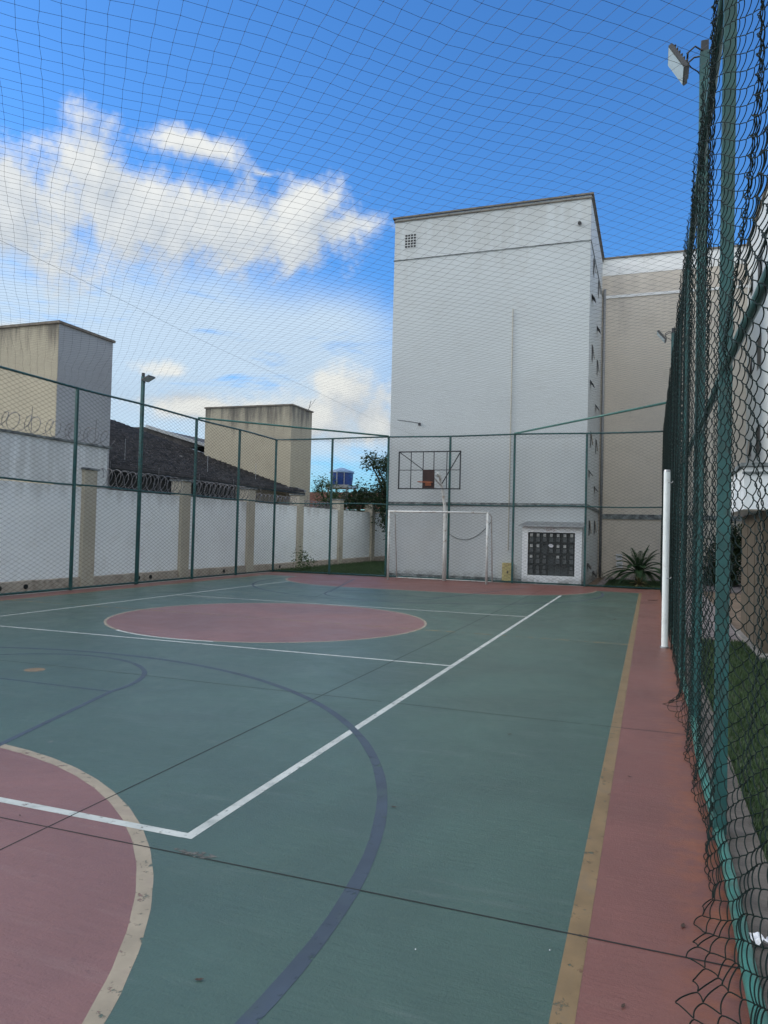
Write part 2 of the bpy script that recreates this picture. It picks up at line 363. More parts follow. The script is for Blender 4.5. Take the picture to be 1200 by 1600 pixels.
def empty(name, loc, label, cat, group=None, rz=0):
    o = bpy.data.objects.new(name, None); C.objects.link(o); o.location = loc; o.rotation_euler.z = rz
    o.empty_display_size = .2
    return tag(o, label, cat, group)
class Part:
    """mesh parts given in world coordinates, parented to an Empty at 'loc' without rotation"""
    def __init__(s, root): s.root = root; s.l = Vector(root.location)
    def __call__(s, mb, name, m_, parent=None, **kw):
        mb.v = [(x-s.l.x, y-s.l.y, z-s.l.z) for x, y, z in mb.v]
        return mb.build(name, m_, parent or s.root, **kw)
def copy_tree(o, parent=None):
    c = o.copy(); C.objects.link(c)
    if parent: c.parent = parent
    for ch in [x for x in bpy.data.objects if x.parent == o]: copy_tree(ch, c)
    return c
def smooth1(x, k=12, seed=0):
    """1-D smooth noise"""
    g = np.random.default_rng(seed); a = g.uniform(.5, 1, k); f = g.uniform(.3, 2.2, k); p = g.uniform(0, 6.28, k)
    return sum(a[i]*np.sin(f[i]*x + p[i]) for i in range(k))/k

# ------------------------------------------------------------------ the ground and the court
XL, XR, YB, YF = -12.12, .36, -1.2, 22.5
def structure(mb, name, m_): return tag(mb.build(name, m_), kind='structure')
structure(MB().quad((-400,-400,-.045),(400,-400,-.045),(400,400,-.045),(-400,400,-.045)), 'ground', M['soil'])
structure(MB().box(XL, XR, YB, YF, -.25, 0), 'court_slab', M['pink'])
def sheet(pts, z): return MB().poly([(x, y, z) for x, y in pts])
CX = -5.88
structure(sheet([(-11.54,.8),(-.22,.8),(-.22,20.92),(-11.54,20.92)], .0002), 'court_surface', M['green'])
def arc(cx, cy, r, a0, a1, n=64): return [(cx + r*math.cos(R(a0 + (a1-a0)*i/n)), cy + r*math.sin(R(a0 + (a1-a0)*i/n))) for i in range(n+1)]
def strip(path, w, z, closed=False):
    """flat painted line of width w following a path"""
    mb = MB(); n = len(path); L = []; Rr = []
    for i in range(n):
        a = Vector(path[(i-1) % n if closed else max(i-1, 0)]); b = Vector(path[(i+1) % n if closed else min(i+1, n-1)])
        t = (b-a).normalized(); nn = Vector((-t.y, t.x)); p = Vector(path[i])
        ww = w*(1 + .05*math.sin(i*1.7) if n > 4 else 1)
        L.append((p.x+nn.x*ww/2, p.y+nn.y*ww/2, z)); Rr.append((p.x-nn.x*ww/2, p.y-nn.y*ww/2, z))
    k = n if closed else n-1
    return mb.add(L+Rr, [(i, n+i, n+(i+1) % n, (i+1) % n) for i in range(k)])
near_D = arc(-4.4, .8, 3.03, 0, 90) + arc(-7.4, .8, 3.03, 90, 180)
far_D = arc(-4.4, 20.92, 3.03, 0, -90) + arc(-7.4, 20.92, 3.03, -90, -180)
structure(sheet(near_D, .0005), 'goal_area_paint', M['pink_in'])
structure(sheet(far_D[::-1], .0005), 'goal_area_paint', M['pink'])
structure(sheet(arc(CX, 10.86, 2.55, 0, 360)[:-1], .0005), 'centre_circle_paint', M['pink_in'])
structure(strip(near_D, .068, .0008), 'court_marking', M['line_tan'])
structure(strip(far_D, .05, .0008), 'court_marking', M['line_tan'])
structure(strip(arc(CX, 10.86, 2.56, 0, 360)[:-1], .042, .0008, True), 'court_marking', M['line_tan'])
for x in (-.235, -11.53): structure(strip([(x, .8), (x, 20.92)], .075, .0008), 'court_marking', M['line_yellow'])
structure(strip([(-11.5, 10.86), (-.27, 10.86)], .05, .0009), 'court_marking', M['line_faint'])
structure(sheet(arc(-5.86, 5.88, .10, 0, 360, 20)[:-1], .0008), 'court_marking', M['line_yellow'])
# volleyball court, white
aR, aL, b0, b1, b2, b4 = -2.075, -9.64, 3.08, 8.10, 13.53, 18.74
wl = [([(aR, b0-.025), (aR, b4+.025)], .055), ([(aL, b0-.025), (aL, b4+.025)], .05), ([(aL+.025, b0), (aR-.0275, b0)], .055),
      ([(aL+.025, b1), (aR-.0275, b1)], .05), ([(aL+.025, b2), (aR-.0275, b2)], .05)]
for i, (p, w) in enumerate(wl): structure(strip(p, w, .0011), 'court_marking', M['line_white'])
structure(strip(arc(CX+.0, 10.86, 2.58, -118, -78, 20), .05, .0012), 'court_marking', M['line_white'])
# basketball markings, blue
for s in (1, -1):
    Y = lambda y: y if s == 1 else 2*10.86 - y
    pth = [(-5.76 + 4.645*math.cos(R(a)), Y(2.35 + 4.645*math.sin(R(a)))) for a in np.linspace(-12, 192, 90)]
    structure(strip(pth, .062, .0013), 'court_marking', M['line_blue'])
    structure(strip([(-5.88 + 1.36*math.cos(R(a)), Y(5.42 + 1.36*math.sin(R(a)))) for a in np.linspace(0, 180, 40)], .05, .0013), 'court_marking', M['line_blue'])
    structure(strip([(-3.28, Y(.85)), (-4.52, Y(5.42)), (-7.24, Y(5.42)), (-8.48, Y(.85))], .05, .0014), 'court_marking', M['line_blue'])
# joints sawn in the slab
structure(MB().box(-2.774,-2.766,YB,22.4,.0013,.0015), 'slab_joint', M['joint'])
def wob(y0, amp, seed): return [(x, y0 + amp*float(smooth1(np.array(x), 6, seed))) for x in np.linspace(XL+.05, XR-.02, 60)]
structure(strip(wob(2.90, .010, 3), .0085, .0016), 'slab_joint', M['joint'])
structure(strip(wob(6.13, .05, 4), .008, .0016), 'slab_joint', M['joint_fine'])
structure(strip([(-8.57, 20.69), (-7.9, 18.6), (-6.91, 14.76)], .010, .0016), 'slab_joint', M['joint_fine'])
# patch of worn paint by the near joint
mb = MB(); pts = [(-1.93 + .11*math.cos(a)*(1+.3*math.sin(3*a)), 2.925 + .028*math.sin(a)*(1+.3*math.cos(5*a))) for a in np.linspace(0, 2*math.pi, 26)[:-1]]
structure(sheet(pts, .00165), 'worn_patch', mat('bare_patch', (.10, .10, .09), .8, .3, 20, holes=.46, hscale=30))

# ground beyond the fences
structure(MB().box(-12.75, XL-.004, 2, 22.6, -.2, -.012), 'gravel_strip', M['concrete'])
structure(MB().box(XR+.002, .52, .5, 22.4, -.2, .035), 'kerb', M['kerb'])
structure(MB().quad((.52,.3,.0),(3.06,.3,.0),(3.06,11.9,.0),(.52,11.9,.0)), 'lawn', M['lawn'])
structure(MB().box(.56, 1.36, 11.9, 23.4, -.2, .01), 'footpath', M['paver'])
structure(MB().box(-1.55, 3.0, 23.4, 28.35, -.2, -.008), 'footpath', M['paver'])
structure(MB().box(-7.9, -1.83, 22.53, 22.87, -.2, -.004), 'footpath', M['concrete'])
structure(MB().quad((-12.6,22.55,-.01),(-8.25,22.55,-.01),(-8.25,40,-.01),(-12.6,40,-.01)), 'lawn', M['lawn'])

def grass(name, x0, x1, y0, y1, n, h, label, z=0):
    x = rng.uniform(x0, x1, n); y = y0 + (y1-y0)*rng.uniform(0, 1, n)**1.25
    hh = h*rng.uniform(.5, 1.3, n); a = rng.uniform(0, 6.28, n); w = .0035 + .0012*(y-y0)**.5
    lx, ly = np.cos(a)*hh*.6*rng.uniform(0, 1, n), np.sin(a)*hh*.6*rng.uniform(0, 1, n)
    px, py = -np.sin(a)*w, np.cos(a)*w
    V = np.stack([np.stack([x-px, y-py, np.full(n, z)], 1), np.stack([x+px, y+py, np.full(n, z)], 1), np.stack([x+lx, y+ly, z+hh], 1)], 1).reshape(-1, 3)
    o = np_mesh(name, V, np.arange(3*n).reshape(-1, 3), M['grass']); return tag(o, label, 'grass', kind='stuff')
grass('grass', .50, 3.0, 2.0, 11.9, 60000, .055, 'mown green lawn right of the near chain link fence')
grass('grass', -12.5, -8.3, 22.7, 33, 22000, .09, 'rough grass strip behind the far fence, left of the white apartment block')
grass('grass', -1.3, .4, 22.62, 26.5, 12000, .07, 'dark grass bed under the cycad behind the far fence')

# ------------------------------------------------------------------ chain link
PITCH = .096
def chain_wires(n_w, u0, z0, z1, seg, r, depth, PITCH, place, sides, ref):
    """zig-zag wires side by side; place(u, d, z, i) gives world points"""
    K_ = int(round((z1-z0)/PITCH*seg)) + 1
    th = np.arange(K_)/seg*2*np.pi
    z = z0 + np.arange(K_)/seg*PITCH
    P = np.empty((n_w, K_, 3))
    for i in range(n_w):
        ph = th + math.pi*(i % 2)
        u = u0 + i*PITCH + (PITCH/2 + r*.9)*(2/math.pi)*np.arcsin(.955*np.cos(ph))*1.08
        # the half turn is gentle in the middle of a leg and quick at the bends, as in woven wire
        d = depth*np.sin(ph) if seg > 2 else np.zeros(K_)
        P[i] = place(u, d, z + np.zeros(K_), i)
    return sweep(P, r, sides, ref)

def bay_posts(part, make, pts, mname='green_steel', top=4.54, w=.06, z0=0):
    for (x, y) in pts:
        mb = MB().box(x-w/2, x+w/2, y-w/2, y+w/2, z0, top); part(mb, 'post', M[mname], bevel=.004)

FH, MH = 4.54, 2.36
# --- left fence
t = empty('chain_link_fence', (-12.15, 13, 0), 'long green chain link fence down the left side, in front of the white perimeter wall', 'fence')
pt = Part(t)
left_y = [4.0, 6.2, 8.45, 10.75, 13.13, 17.76, 20.10, 22.5]
bay_posts(pt, None, [(-12.15, y) for y in left_y])
pt(MB().tube([(-12.15, y, FH + .012*math.sin(y*1.3)) for y in np.linspace(3.9, 22.5, 24)], .026, 8), 'top_rail', M['green_steel'], smooth=True)
pt(MB().tube([(-12.15, y, MH + .012*math.sin(y*1.9)) for y in np.linspace(3.9, 22.5, 24)], .020, 8), 'middle_rail', M['green_steel'], smooth=True)
pt(MB().tube([(-12.15, 3.9, .04), (-12.15, 22.5, .04)], .024, 8), 'bottom_rail', M['green_steel'], smooth=True)
def place_left(u, d, z, i):
    x = -12.115 + d + .012*np.sin(u*1.7 + z) + .01*np.sin(z*2.3)
    return np.stack([x + 12.15, u - 13, z + .01*np.sin(u*2.1)], 1)
V, F = chain_wires(193, 4.0, .03, FH, 2, .0041, 0, PITCH, place_left, 3, (1, 0, 0))
np_mesh('wire_mesh', V, F, M['wire'], t)
# --- far fence
t = empty('chain_link_fence', (-5.9, 22.5, 0), 'green chain link fence across the far end, in front of the white apartment block', 'fence')
pt = Part(t)
far_x = [-10.04, -8.05, -5.98, -3.95, -1.815]
bay_posts(pt, None, [(x, 22.5) for x in far_x])
for x in (-12.12, .30): pass
pt(MB().tube([(x, 22.5, FH + .012*math.sin(x*1.3)) for x in np.linspace(-12.12, .31, 24)], .026, 8), 'top_rail', M['green_steel'], smooth=True)
pt(MB().tube([(x, 22.5, MH + .015*math.sin(x*1.9)) for x in np.linspace(-12.12, .31, 24)], .020, 8), 'middle_rail', M['green_steel'], smooth=True)
pt(MB().tube([(-12.12, 22.5, .04), (.31, 22.5, .04)], .024, 8), 'bottom_rail', M['green_steel'], smooth=True)
pt(MB().tube([(-12.12, 17.78, FH+.03), (-8.05, 22.47, FH+.03)], .028, 8), 'corner_brace', M['rail_steel'], smooth=True)
pt(MB().tube([(.31, 17.85, FH+.03), (-3.95, 22.47, FH+.03)], .028, 8), 'corner_brace', M['rail_steel'], smooth=True)
def place_far(u, d, z, i):
    y = 22.46 + d + .012*np.sin(u*1.7 + z) + .01*np.sin(z*2.3)
    return np.stack([u + 5.9, y - 22.5, z + .01*np.sin(u*2.1)], 1)
V, F = chain_wires(129, -12.05, .03, FH, 2, .0041, 0, PITCH, place_far, 3, (0, 1, 0))
np_mesh('wire_mesh', V, F, M['wire'], t)
# --- right fence, close to the camera: wires as real woven zig-zags
XF = .345
t = empty('chain_link_fence', (XF, 8, 0), 'tall green chain link fence running along the right edge, frayed at its foot', 'fence')
pt = Part(t)
right_y = [1.75, 4.09, 8.80, 11.10, 13.30, 17.80, 20.10, 22.5]
bay_posts(pt, None, [(XF, y) for y in right_y], w=.062, z0=-.02)
pt(MB().tube([(XF, y, FH + .01*math.sin(y*1.3)) for y in np.linspace(.6, 22.5, 40)], .030, 10), 'top_rail', M['green_steel'], smooth=True)
pt(MB().tube([(XF, y, MH + .012*math.sin(y*1.9)) for y in np.linspace(.6, 22.5, 40)], .022, 10), 'middle_rail', M['green_steel'], smooth=True)
pt(MB().tube([(XF-.01 + .008*math.sin(y*2.1), y, .055 + .012*math.sin(y*1.1)) for y in np.linspace(.6, 22.4, 60)], .026, 12), 'bottom_rail', M['rail_steel'], smooth=True)
def bulge(y, z):
    w = np.sin(np.pi*np.clip((z)/2.36 % 1.0, 0, 1))            # tied at the rails
    a = .020*np.sin(y*5.1 + .7*z + 1.2*np.sin(y*1.3)) + .012*np.sin(y*11.3 + z*1.9) + .014*smooth1(y*2 + z, 8, 5)
    return a*(.35 + .65*w)
def place_right(u, d, z, i):
    x = XF - .045 + d - .008 + bulge(u, z) + .11*np.sin(np.pi*np.clip(z/2.36 % 1.0, 0, 1))*np.clip((3.95-u)/.5, 0, 1)*np.clip((z-.25)/.3, 0, 1)
    zz = z + .012*np.sin(u*3.1) + .008*np.sin(u*9.7 + z*2)
    y = u + .008*np.sin(z*7 + u*4)
    # the loose foot of the mesh folds out over the court
    s_ = np.clip(1/(1 + np.exp((u-3.25)/.16)) + 1.15*np.exp(-((u-7.0)/.36)**2) + .22*np.exp(-((u-5.3)/.6)**2) + .10*np.sin(u*3.7)**2, 0, 1.15)
    fold = .22 + .03*np.sin(u*3.3)
    L = np.maximum(fold - zz, 0); ang = np.maximum(L/.28*1.55*s_, 1e-4)
    out = (1-np.cos(ang))/ang*L; down = np.sin(ang)/ang*L
    x = x - out + .02*np.sin(u*17)*np.minimum(L/.2, 1)*s_
    zz = np.maximum(np.where(L > 0, fold - down, zz), .010)
    return np.stack([x - XF, y - 8, zz], 1)
def pr(i0): return lambda u, d, z, i: place_right(u, d, z, i + i0)
RP = .080
V1, F1 = chain_wires(100, 1.5, -.04, FH, 14, .0023, .0075, RP, pr(0), 5, (1, .2, 0))
V2, F2 = chain_wires(161, 1.5 + 100*RP, .0, FH, 8, .0030, .0075, RP, pr(100), 3, (1, .2, 0))
np_mesh('wire_mesh', np.vstack([V1, V2]), np.vstack([F1, F2 + len(V1)]), M['wire'], t, smooth=True)

# --- overhead net: a 45 degree mesh hung from the fence tops and the middle cable
NX0, NX1, NY0, NY1 = -12.1, XF-.03, 0.0, 22.45
def net_z(x, y):
    cab = -6.3 - .035*y
    u = np.where(x < cab, (x-NX0)/(cab-NX0), (x-cab)/(NX1-cab))
    sag = .09*np.sin(np.pi*np.clip(u, 0, 1)) + .05*np.sin(np.pi*np.clip(u, 0, 1))*np.sin(y*.55+1) + .02*np.sin(x*2.1 + y*.9)
    edge = .06*np.exp(-np.abs(x-NX0)/.5)*(1-np.abs(np.sin(y*1.36)))
    return FH - .02 - sag - edge
E = .124; q = E/math.sqrt(2)
nu = int((NY1-NY0)/q); nv = int((NX1-NX0)/q)
I, J = np.meshgrid(np.arange(nv+1), np.arange(nu+1), indexing='ij')
gx = NX0 + I*(NX1-NX0)/nv; gy = NY0 + J*(NY1-NY0)/nu
# gathers and slack: knots wander smoothly, plus a little individual scatter
wx = .010*np.sin(gy*.8 + gx*.5) + .010*np.sin(gy*2.3 - gx*1.1) + .012*np.sin(gx*3.1+gy*.4)
wy = .014*np.sin(gx*.9 - gy*.3) + .010*np.sin(gx*2.7 + gy*1.2) + .012*np.sin(gy*3.3)
lock = np.clip(np.minimum(gx-NX0, NX1-gx)/.8, 0, 1)
gx2 = gx + wx*lock + rng.normal(0, .003, gx.shape)*lock; gy2 = gy + wy*lock + rng.normal(0, .003, gx.shape)
gz2 = net_z(gx2, gy2) + rng.normal(0, .003, gx.shape)*lock
G_ = np.stack([gx2, gy2, gz2], -1)
ii, jj = np.meshgrid(np.arange(nv), np.arange(nu), indexing='ij')
ev = ((ii + jj) % 2 == 0)
A1 = G_[ii[ev], jj[ev]]; B1 = G_[ii[ev]+1, jj[ev]+1]
od = ~ev
A2 = G_[ii[od]+1, jj[od]]; B2 = G_[ii[od], jj[od]+1]
P = np.stack([np.vstack([A1, A2]), np.vstack([B1, B2])], 1)
V, F = sweep(P, .0012, 3, (0, 0, 1))
# knots
kn = ((I + J) % 2 == 0); kc = G_[kn]; kr = .0032
oct_ = np.array([(1,0,0),(-1,0,0),(0,1,0),(0,-1,0),(0,0,1),(0,0,-1)], float)*kr
KV = (kc[:, None, :] + oct_[None]).reshape(-1, 3)
of = np.array([(0,2,4),(2,1,4),(1,3,4),(3,0,4),(2,0,5),(1,2,5),(3,1,5),(0,3,5)])
n0 = len(V); KF = (np.arange(len(kc))[:, None, None]*6 + of[None]).reshape(-1, 3) + n0
KF4 = np.hstack([KF, KF[:, :1]])
net = empty('overhead_net', (-6, 11, 4.5), 'fine dark net of square meshes stretched over the whole court', 'net')
me_v = np.vstack([V, KV]) - np.array([-6, 11, 4.5])
me = bpy.data.meshes.new('netting'); allf = [tuple(f) for f in F.tolist()] + [tuple(f) for f in KF.tolist()]
me.from_pydata(me_v.tolist(), [], allf); me.materials.append(M['net'])
o = bpy.data.objects.new('netting', me); C.objects.link(o); o.parent = net
cab = [(-6.3-.035*y, y, float(net_z(np.array(-6.3-.035*y), np.array(y))) - .10*math.sin(math.pi*y/22.5) + .0) for y in np.linspace(0, 22.46, 50)]
MBc = MB().tube(cab, 0.0016, 5); MBc.v = [(x+6, y-11, z-4.5) for x, y, z in MBc.v]
MBc.build('support_cable', M['cable'], net)

# ------------------------------------------------------------------ floodlight poles
def flood(root_loc, top, label, side, tilt=35, w=.075, arm=.17, size=.27, yaw=0):
    """square pole with an angled floodlight; side = +1 light reaches towards +X, -1 towards -X"""
    t = empty('floodlight_pole', root_loc, label, 'floodlight', 'floodlight poles standing in the side fences')
    MB().box(-w/2, w/2, -w/2, w/2, -.02, top).build('pole', M['green_steel'], t, bevel=.005)
    MB().box(-w/2+.008, w/2-.008, -w/2+.008, w/2-.008, top, top+.09).build('pole_cap', M['black_steel'], t, bevel=.003)
    b = MB()
    for dy in (-.075, .075):
        b.tube([(0, dy*.3, top-.01), (side*arm*.55, dy, top+.02), (side*arm, dy, top-.03)], .007, 6)
    b.tube([(side*arm*.95, -.11, top-.05), (side*arm*.95, .11, top-.05)], .008, 6)
    b.build('bracket', M['black_steel'], t)
    h = MB().box(-.5*size*.9, .5*size*.9, -.5*size, .5*size, -.022, .012)
    for k in range(7): h.box(-.10 + k*.033 - .004, -.10 + k*.033 + .004, -.5*size+.02, .5*size-.02, .012, .035)
    ho = h.build('floodlight', M['lamp_body'], t, bevel=.003)
    ho.location = (side*(arm+.06), 0, top-.06); ho.rotation_euler = (0, R(side*-tilt) if side > 0 else R(tilt), yaw)
    MB().box(-.45*size*.9, .45*size*.9, -.45*size, .45*size, -.0265, -.0225).build('glass', M['lens'], ho)
    MB().tube([(0, w/2+.004, top-.2), (side*.05, w/2+.01, top-.12), (side*arm*.7, .03, top-.09), (side*arm, 0, top-.05)], .005, 5).build('power_lead', M['cable'], t)
    return t
flood((-12.17, 15.40, 0), 5.26, 'green pole with a small floodlight rising from the left side fence', 1, 25, arm=.10)
flood((.36, 6.48, 0), 5.50, 'nearest green pole with a tilted floodlight on the right fence, top right', -1, 58, arm=.14, size=.27)
flood((.36, 15.40, 0), 5.52, 'distant floodlight pole on the right fence, seen against the beige wall', -1, 50, arm=.15)

# ------------------------------------------------------------------ sports equipment
# volleyball post
t = empty('volleyball_post', (.20, 10.80, 0), 'white painted steel volleyball post standing at the right fence', 'post'); pt = Part(t)
pt(MB().tube([(.20, 10.8, 0), (.20, 10.8, 2.40)], .043, 20), 'pole', M['post_white'], smooth=False)
pt(MB().tube([(.20, 10.8, 2.40), (.20, 10.8, 2.43)], [.046, .040], 20), 'cap', M['galv'])
for z in (.95, 2.25): pt(MB().tube([(.20, 10.765, z), (.26, 10.76, z), (.275, 10.76, z+.02)], .006, 6), 'hook', M['galv'])
pt(MB().tube([(.20, 10.8, 0), (.20, 10.8, .02)], .060, 20), 'ground_sleeve', M['galv'])
# goal
t = empty('football_goal', (-6.02, 21.3, 0), 'white chipped steel futsal goal frame without a net', 'goal'); pt = Part(t)
gx0, gx1, gy = -7.56, -4.50, 21.35
pt(MB().tube([(gx0, gy, 0), (gx0, gy, 2.10)], .034, 14), 'post', M['white_metal'], smooth=True)
pt(MB().tube([(gx1, gy, 0), (gx1, gy, 2.10)], .034, 14), 'post', M['white_metal'], smooth=True)
pt(MB().tube([(gx0-.035, gy, 2.10), (gx1+.035, gy, 2.10)], .030, 14), 'crossbar', M['white_metal'], smooth=True)
for x in (gx0, gx1):
    pt(MB().tube([(x, gy+.03, 2.08), (x, gy+.55, 2.02), (x, gy+.85, .03)], .016, 8), 'back_stay', M['white_metal'], smooth=True)
pt(MB().tube([(gx0, gy+.85, .03), (gx1, gy+.85, .03)], .016, 8), 'ground_bar', M['white_metal'], smooth=True)
# basketball
t = empty('basketball_hoop', (-6.0, 22.05, 0), 'basketball hoop on a bent white pole, its backboard an open black steel grid', 'hoop'); pt = Part(t)
pt(MB().tube([(-5.98, 22.1, 0), (-5.99, 22.12, 1.2), (-6.0, 22.14, 2.15), (-6.06, 22.05, 2.75), (-6.13, 21.85, 3.22), (-6.17, 21.72, 3.30)], [.060, .056, .052, .046, .040, .036], 14), 'pole', M['white_metal'], smooth=True)
pt(MB().tube([(-6.08, 22.0, 2.9), (-6.25, 21.56, 3.18)], .022, 10).tube([(-6.14, 21.84, 3.2), (-6.36, 21.56, 3.28)], .022, 10), 'arm', M['white_metal'], smooth=True)
BX0, BX1, BZ0, BZ1, BY = -7.34, -5.40, 2.81, 3.94, 21.52
mb = MB()
for x in (BX0, BX1): mb.beam((x, BY, BZ0), (x, BY, BZ1), .035)
for z in (BZ0, BZ1): mb.beam((BX0-.0175, BY, z), (BX1+.0175, BY, z), .035)
pt(mb, 'backboard_frame', M['black_steel'])
mb = MB()
for fr in (.20, .40, .575, .785): mb.beam((BX0+(BX1-BX0)*fr, BY+.004, BZ0), (BX0+(BX1-BX0)*fr, BY+.004, BZ1), .022)
mb.beam((BX0, BY+.008, 3.38), (BX1, BY+.008, 3.38), .020)
mb.beam((BX0, BY+.03, BZ1), (-6.58, BY+.03, 3.40), .024); mb.beam((BX1, BY+.03, BZ1), (-6.0, BY+.16, 2.98), .024)
pt(mb, 'backboard_grid', M['black_steel'])
pt(MB().box(-6.56, -6.19, BY-.03, BY-.008, 2.83, 3.39), 'target_board', M['board_red'], bevel=.003)
rim = [(-6.38 + .225*math.cos(a), 21.14 + .225*math.sin(a), 2.99) for a in np.linspace(0, 2*math.pi, 33)]
pt(MB().tube(rim, .010, 8, cap=False), 'rim', M['rim'], smooth=True)
pt(MB().beam((-6.45, 21.36, 2.985), (-6.45, 21.49, 2.985), .02).beam((-6.31, 21.36, 2.985), (-6.31, 21.49, 2.985), .02).box(-6.47, -6.29, 21.475, 21.487, 2.90, 3.03), 'rim_bracket', M['rim'])

# ------------------------------------------------------------------ perimeter wall
WX = -12.95
t = empty('perimeter_wall', (WX, 14, 0), 'long white masonry wall with beige pilasters and a stained plinth behind the left fence', 'wall'); pt = Part(t)
PY = [4.0, 7.5, 11.0, 14.45, 18.4, 22.2, 26.0, 30.0, 34.0, 38.0]
def wallmesh(y0, y1, z1):
    mb = MB(); n = max(2, int((y1-y0)/.12)); ys = np.linspace(y0, y1, n)
    top = z1 + .012*smooth1(ys*6, 10, 2)
    for k in range(n-1):
        mb.add([(WX, ys[k], -.1), (WX, ys[k+1], -.1), (WX, ys[k+1], top[k+1]), (WX, ys[k], top[k])], [(0, 1, 2, 3)])
        mb.add([(WX, ys[k], top[k]), (WX, ys[k+1], top[k+1]), (WX-.16, ys[k+1], top[k+1]+.004), (WX-.16, ys[k], top[k]+.004)], [(0, 1, 2, 3)])
    mb.add([(WX-.16, y0, -.1), (WX-.16, y1, -.1), (WX-.16, y1, z1), (WX-.16, y0, z1)], [(3, 2, 1, 0)])
    return mb
TALL_END = 15.1
pt(wallmesh(2, 58, 2.37), 'masonry', M['wall_white'])
pt(MB().box(WX-.13, WX+.003, 2, TALL_END, 2.40, 3.40), 'raised_section', M['wall_white'])
pt(MB().box(WX-.16, WX+.05, 2, TALL_END+.12, 3.405, 3.45), 'coping', M['ledge'])
mb = MB(); ys = np.linspace(2, 58, 420); pz = .19 + .018*smooth1(ys*4, 12, 9)
for k in range(len(ys)-1):
    mb.add([(WX+.05, ys[k], -.1), (WX+.05, ys[k+1], -.1), (WX+.05, ys[k+1], pz[k+1]), (WX+.05, ys[k], pz[k])], [(0, 1, 2, 3)])
    mb.add([(WX+.05, ys[k], pz[k]), (WX+.05, ys[k+1], pz[k+1]), (WX-.01, ys[k+1], pz[k+1]+.02), (WX-.01, ys[k], pz[k]+.02)], [(0, 1, 2, 3)])
pt(mb, 'plinth', M['plinth'])
for y in PY:
    mb = MB().box(WX-.30, WX+.10, y-.21, y+.21, -.1, 2.80); pl = pt(mb, 'pilaster', M['wall_beige'], bevel=.008)
    cp = MB().box(WX-.34, WX+.14, y-.25, y+.25, 2.802, 2.845); cp.v = [(a-pt.l.x, b-pt.l.y, c) for a, b, c in cp.v]; cp.build('cap', M['ledge'], pl)
for y in (11.9, 12.6, 16.4, 16.9, 20.6, 24.4):
    pt(MB().tube([(WX+.02, y, .075), (WX+.07, y, .075)], .055, 14), 'drain_hole', M['dark'])
# second wall closing the strip behind
t = empty('garden_wall', (-10.4, 38.2, 0), 'low grey wall behind the grass strip, under the dark tree', 'wall'); pt = Part(t)
pt(MB().box(-12.90, -7.6, 38.0, 38.2, -.1, 2.35), 'masonry', M['plinth'])
pt(MB().box(-12.90, -7.6, 37.94, 38.26, 2.352, 2.40), 'coping', M['ledge'])

# razor wire coils with their rods
def razor(y0, y1, z, r, label, x=WX-.06, tight=.13):
    t = empty('razor_wire', (x, y0, z), label, 'razor wire', 'razor wire coils on the perimeter wall')
    turns = int((y1-y0)/tight); n = turns*22; g = np.random.default_rng(int(y0*10)); 
    ph = np.linspace(0, turns*2*math.pi, n); yy = np.linspace(0, y1-y0, n) + .09*np.sin(ph*.5) + .05*smooth1(ph*.4, 8, 3)
    rr = r*(1 + .12*smooth1(ph*.3, 8, 4))
    pts = np.stack([rr*np.cos(ph), yy + .05*np.sin(ph), r + rr*np.sin(ph) + .01], 1)
    V, F = sweep(pts[None], .0078, 4, (.1, 1, .2))
    np_mesh('coil', V, F, M['razor'], t)
    b = MB()
    for k in range(0, n, 3):
        p = Vector(pts[k]); b.beam(p + Vector((-.012, -.014, .012)), p + Vector((.012, .014, -.012)), .004, .012)
    tag(b.build('barbs', M['razor'], t), kind='stuff')
    for yk in np.arange(.5, y1-y0, 2.0):
        MB().tube([(0, yk, -.02), (.02*math.sin(yk*5), yk+.03*math.sin(yk*3), 2*r + .22)], .007, 5).build('support_rod', M['razor'], t)
    return t
razor(8.2, 15.2, 3.45, .20, 'razor wire coil on the raised wall section at the far left', tight=.30)
razor(14.75, 18.15, 2.39, .25, 'razor wire coil on the wall between the first and second pilasters, below the grey tower', tight=.15)
razor(18.7, 21.9, 2.39, .24, 'razor wire coil on the wall under the eave, between the second and third pilasters', tight=.13)
razor(22.5, 25.7, 2.39, .15, 'low tangled razor wire on the wall between the third and fourth pilasters', tight=.15)
razor(26.3, 29.7, 2.39, .12, 'low razor wire on the wall between the fourth and fifth pilasters, before the beige tower', tight=.18)

# ------------------------------------------------------------------ towers, tiled house
def tower(x0, x1, y0, y1, z, label, face2, chim=None):
    t = empty('tower', ((x0+x1)/2, (y0+y1)/2, 0), label, 'tower', 'plain rendered stair towers'); pt = Part(t)
    pt(MB().box(x0, x1, y0, y1, -.1, z), 'walls', M['tower_beige'])
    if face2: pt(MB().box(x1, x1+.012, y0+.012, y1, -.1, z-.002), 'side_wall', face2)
    pt(MB().box(x0-.05, x1+.06, y0-.05, y1+.06, z+.002, z+.07), 'roof_edge', M['trim_brown'])
    return t
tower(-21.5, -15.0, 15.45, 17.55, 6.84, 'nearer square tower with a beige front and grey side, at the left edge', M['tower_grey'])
tb = tower(-20.75, -16.0, 31.05, 33.25, 7.30, 'farther beige tower beyond the dark tiled roof', None)
MB().tube([(2.2, 1.0, 7.37), (2.35, 1.0, 7.9)], .012, 5).tube([(2.2, .9, 7.37), (2.5, 1.2, 8.0)], .008, 5).build('aerial', M['cable'], tb)

t = empty('tiled_house', (-19, 24, 0), 'low house with a large dark tiled roof between the two towers', 'house'); pt = Part(t)
e0 = Vector((-15.55, 17.6, 3.22)); ey = 31.7; slope = .327
def roofz(x): return 3.22 + (-15.55-x)*slope
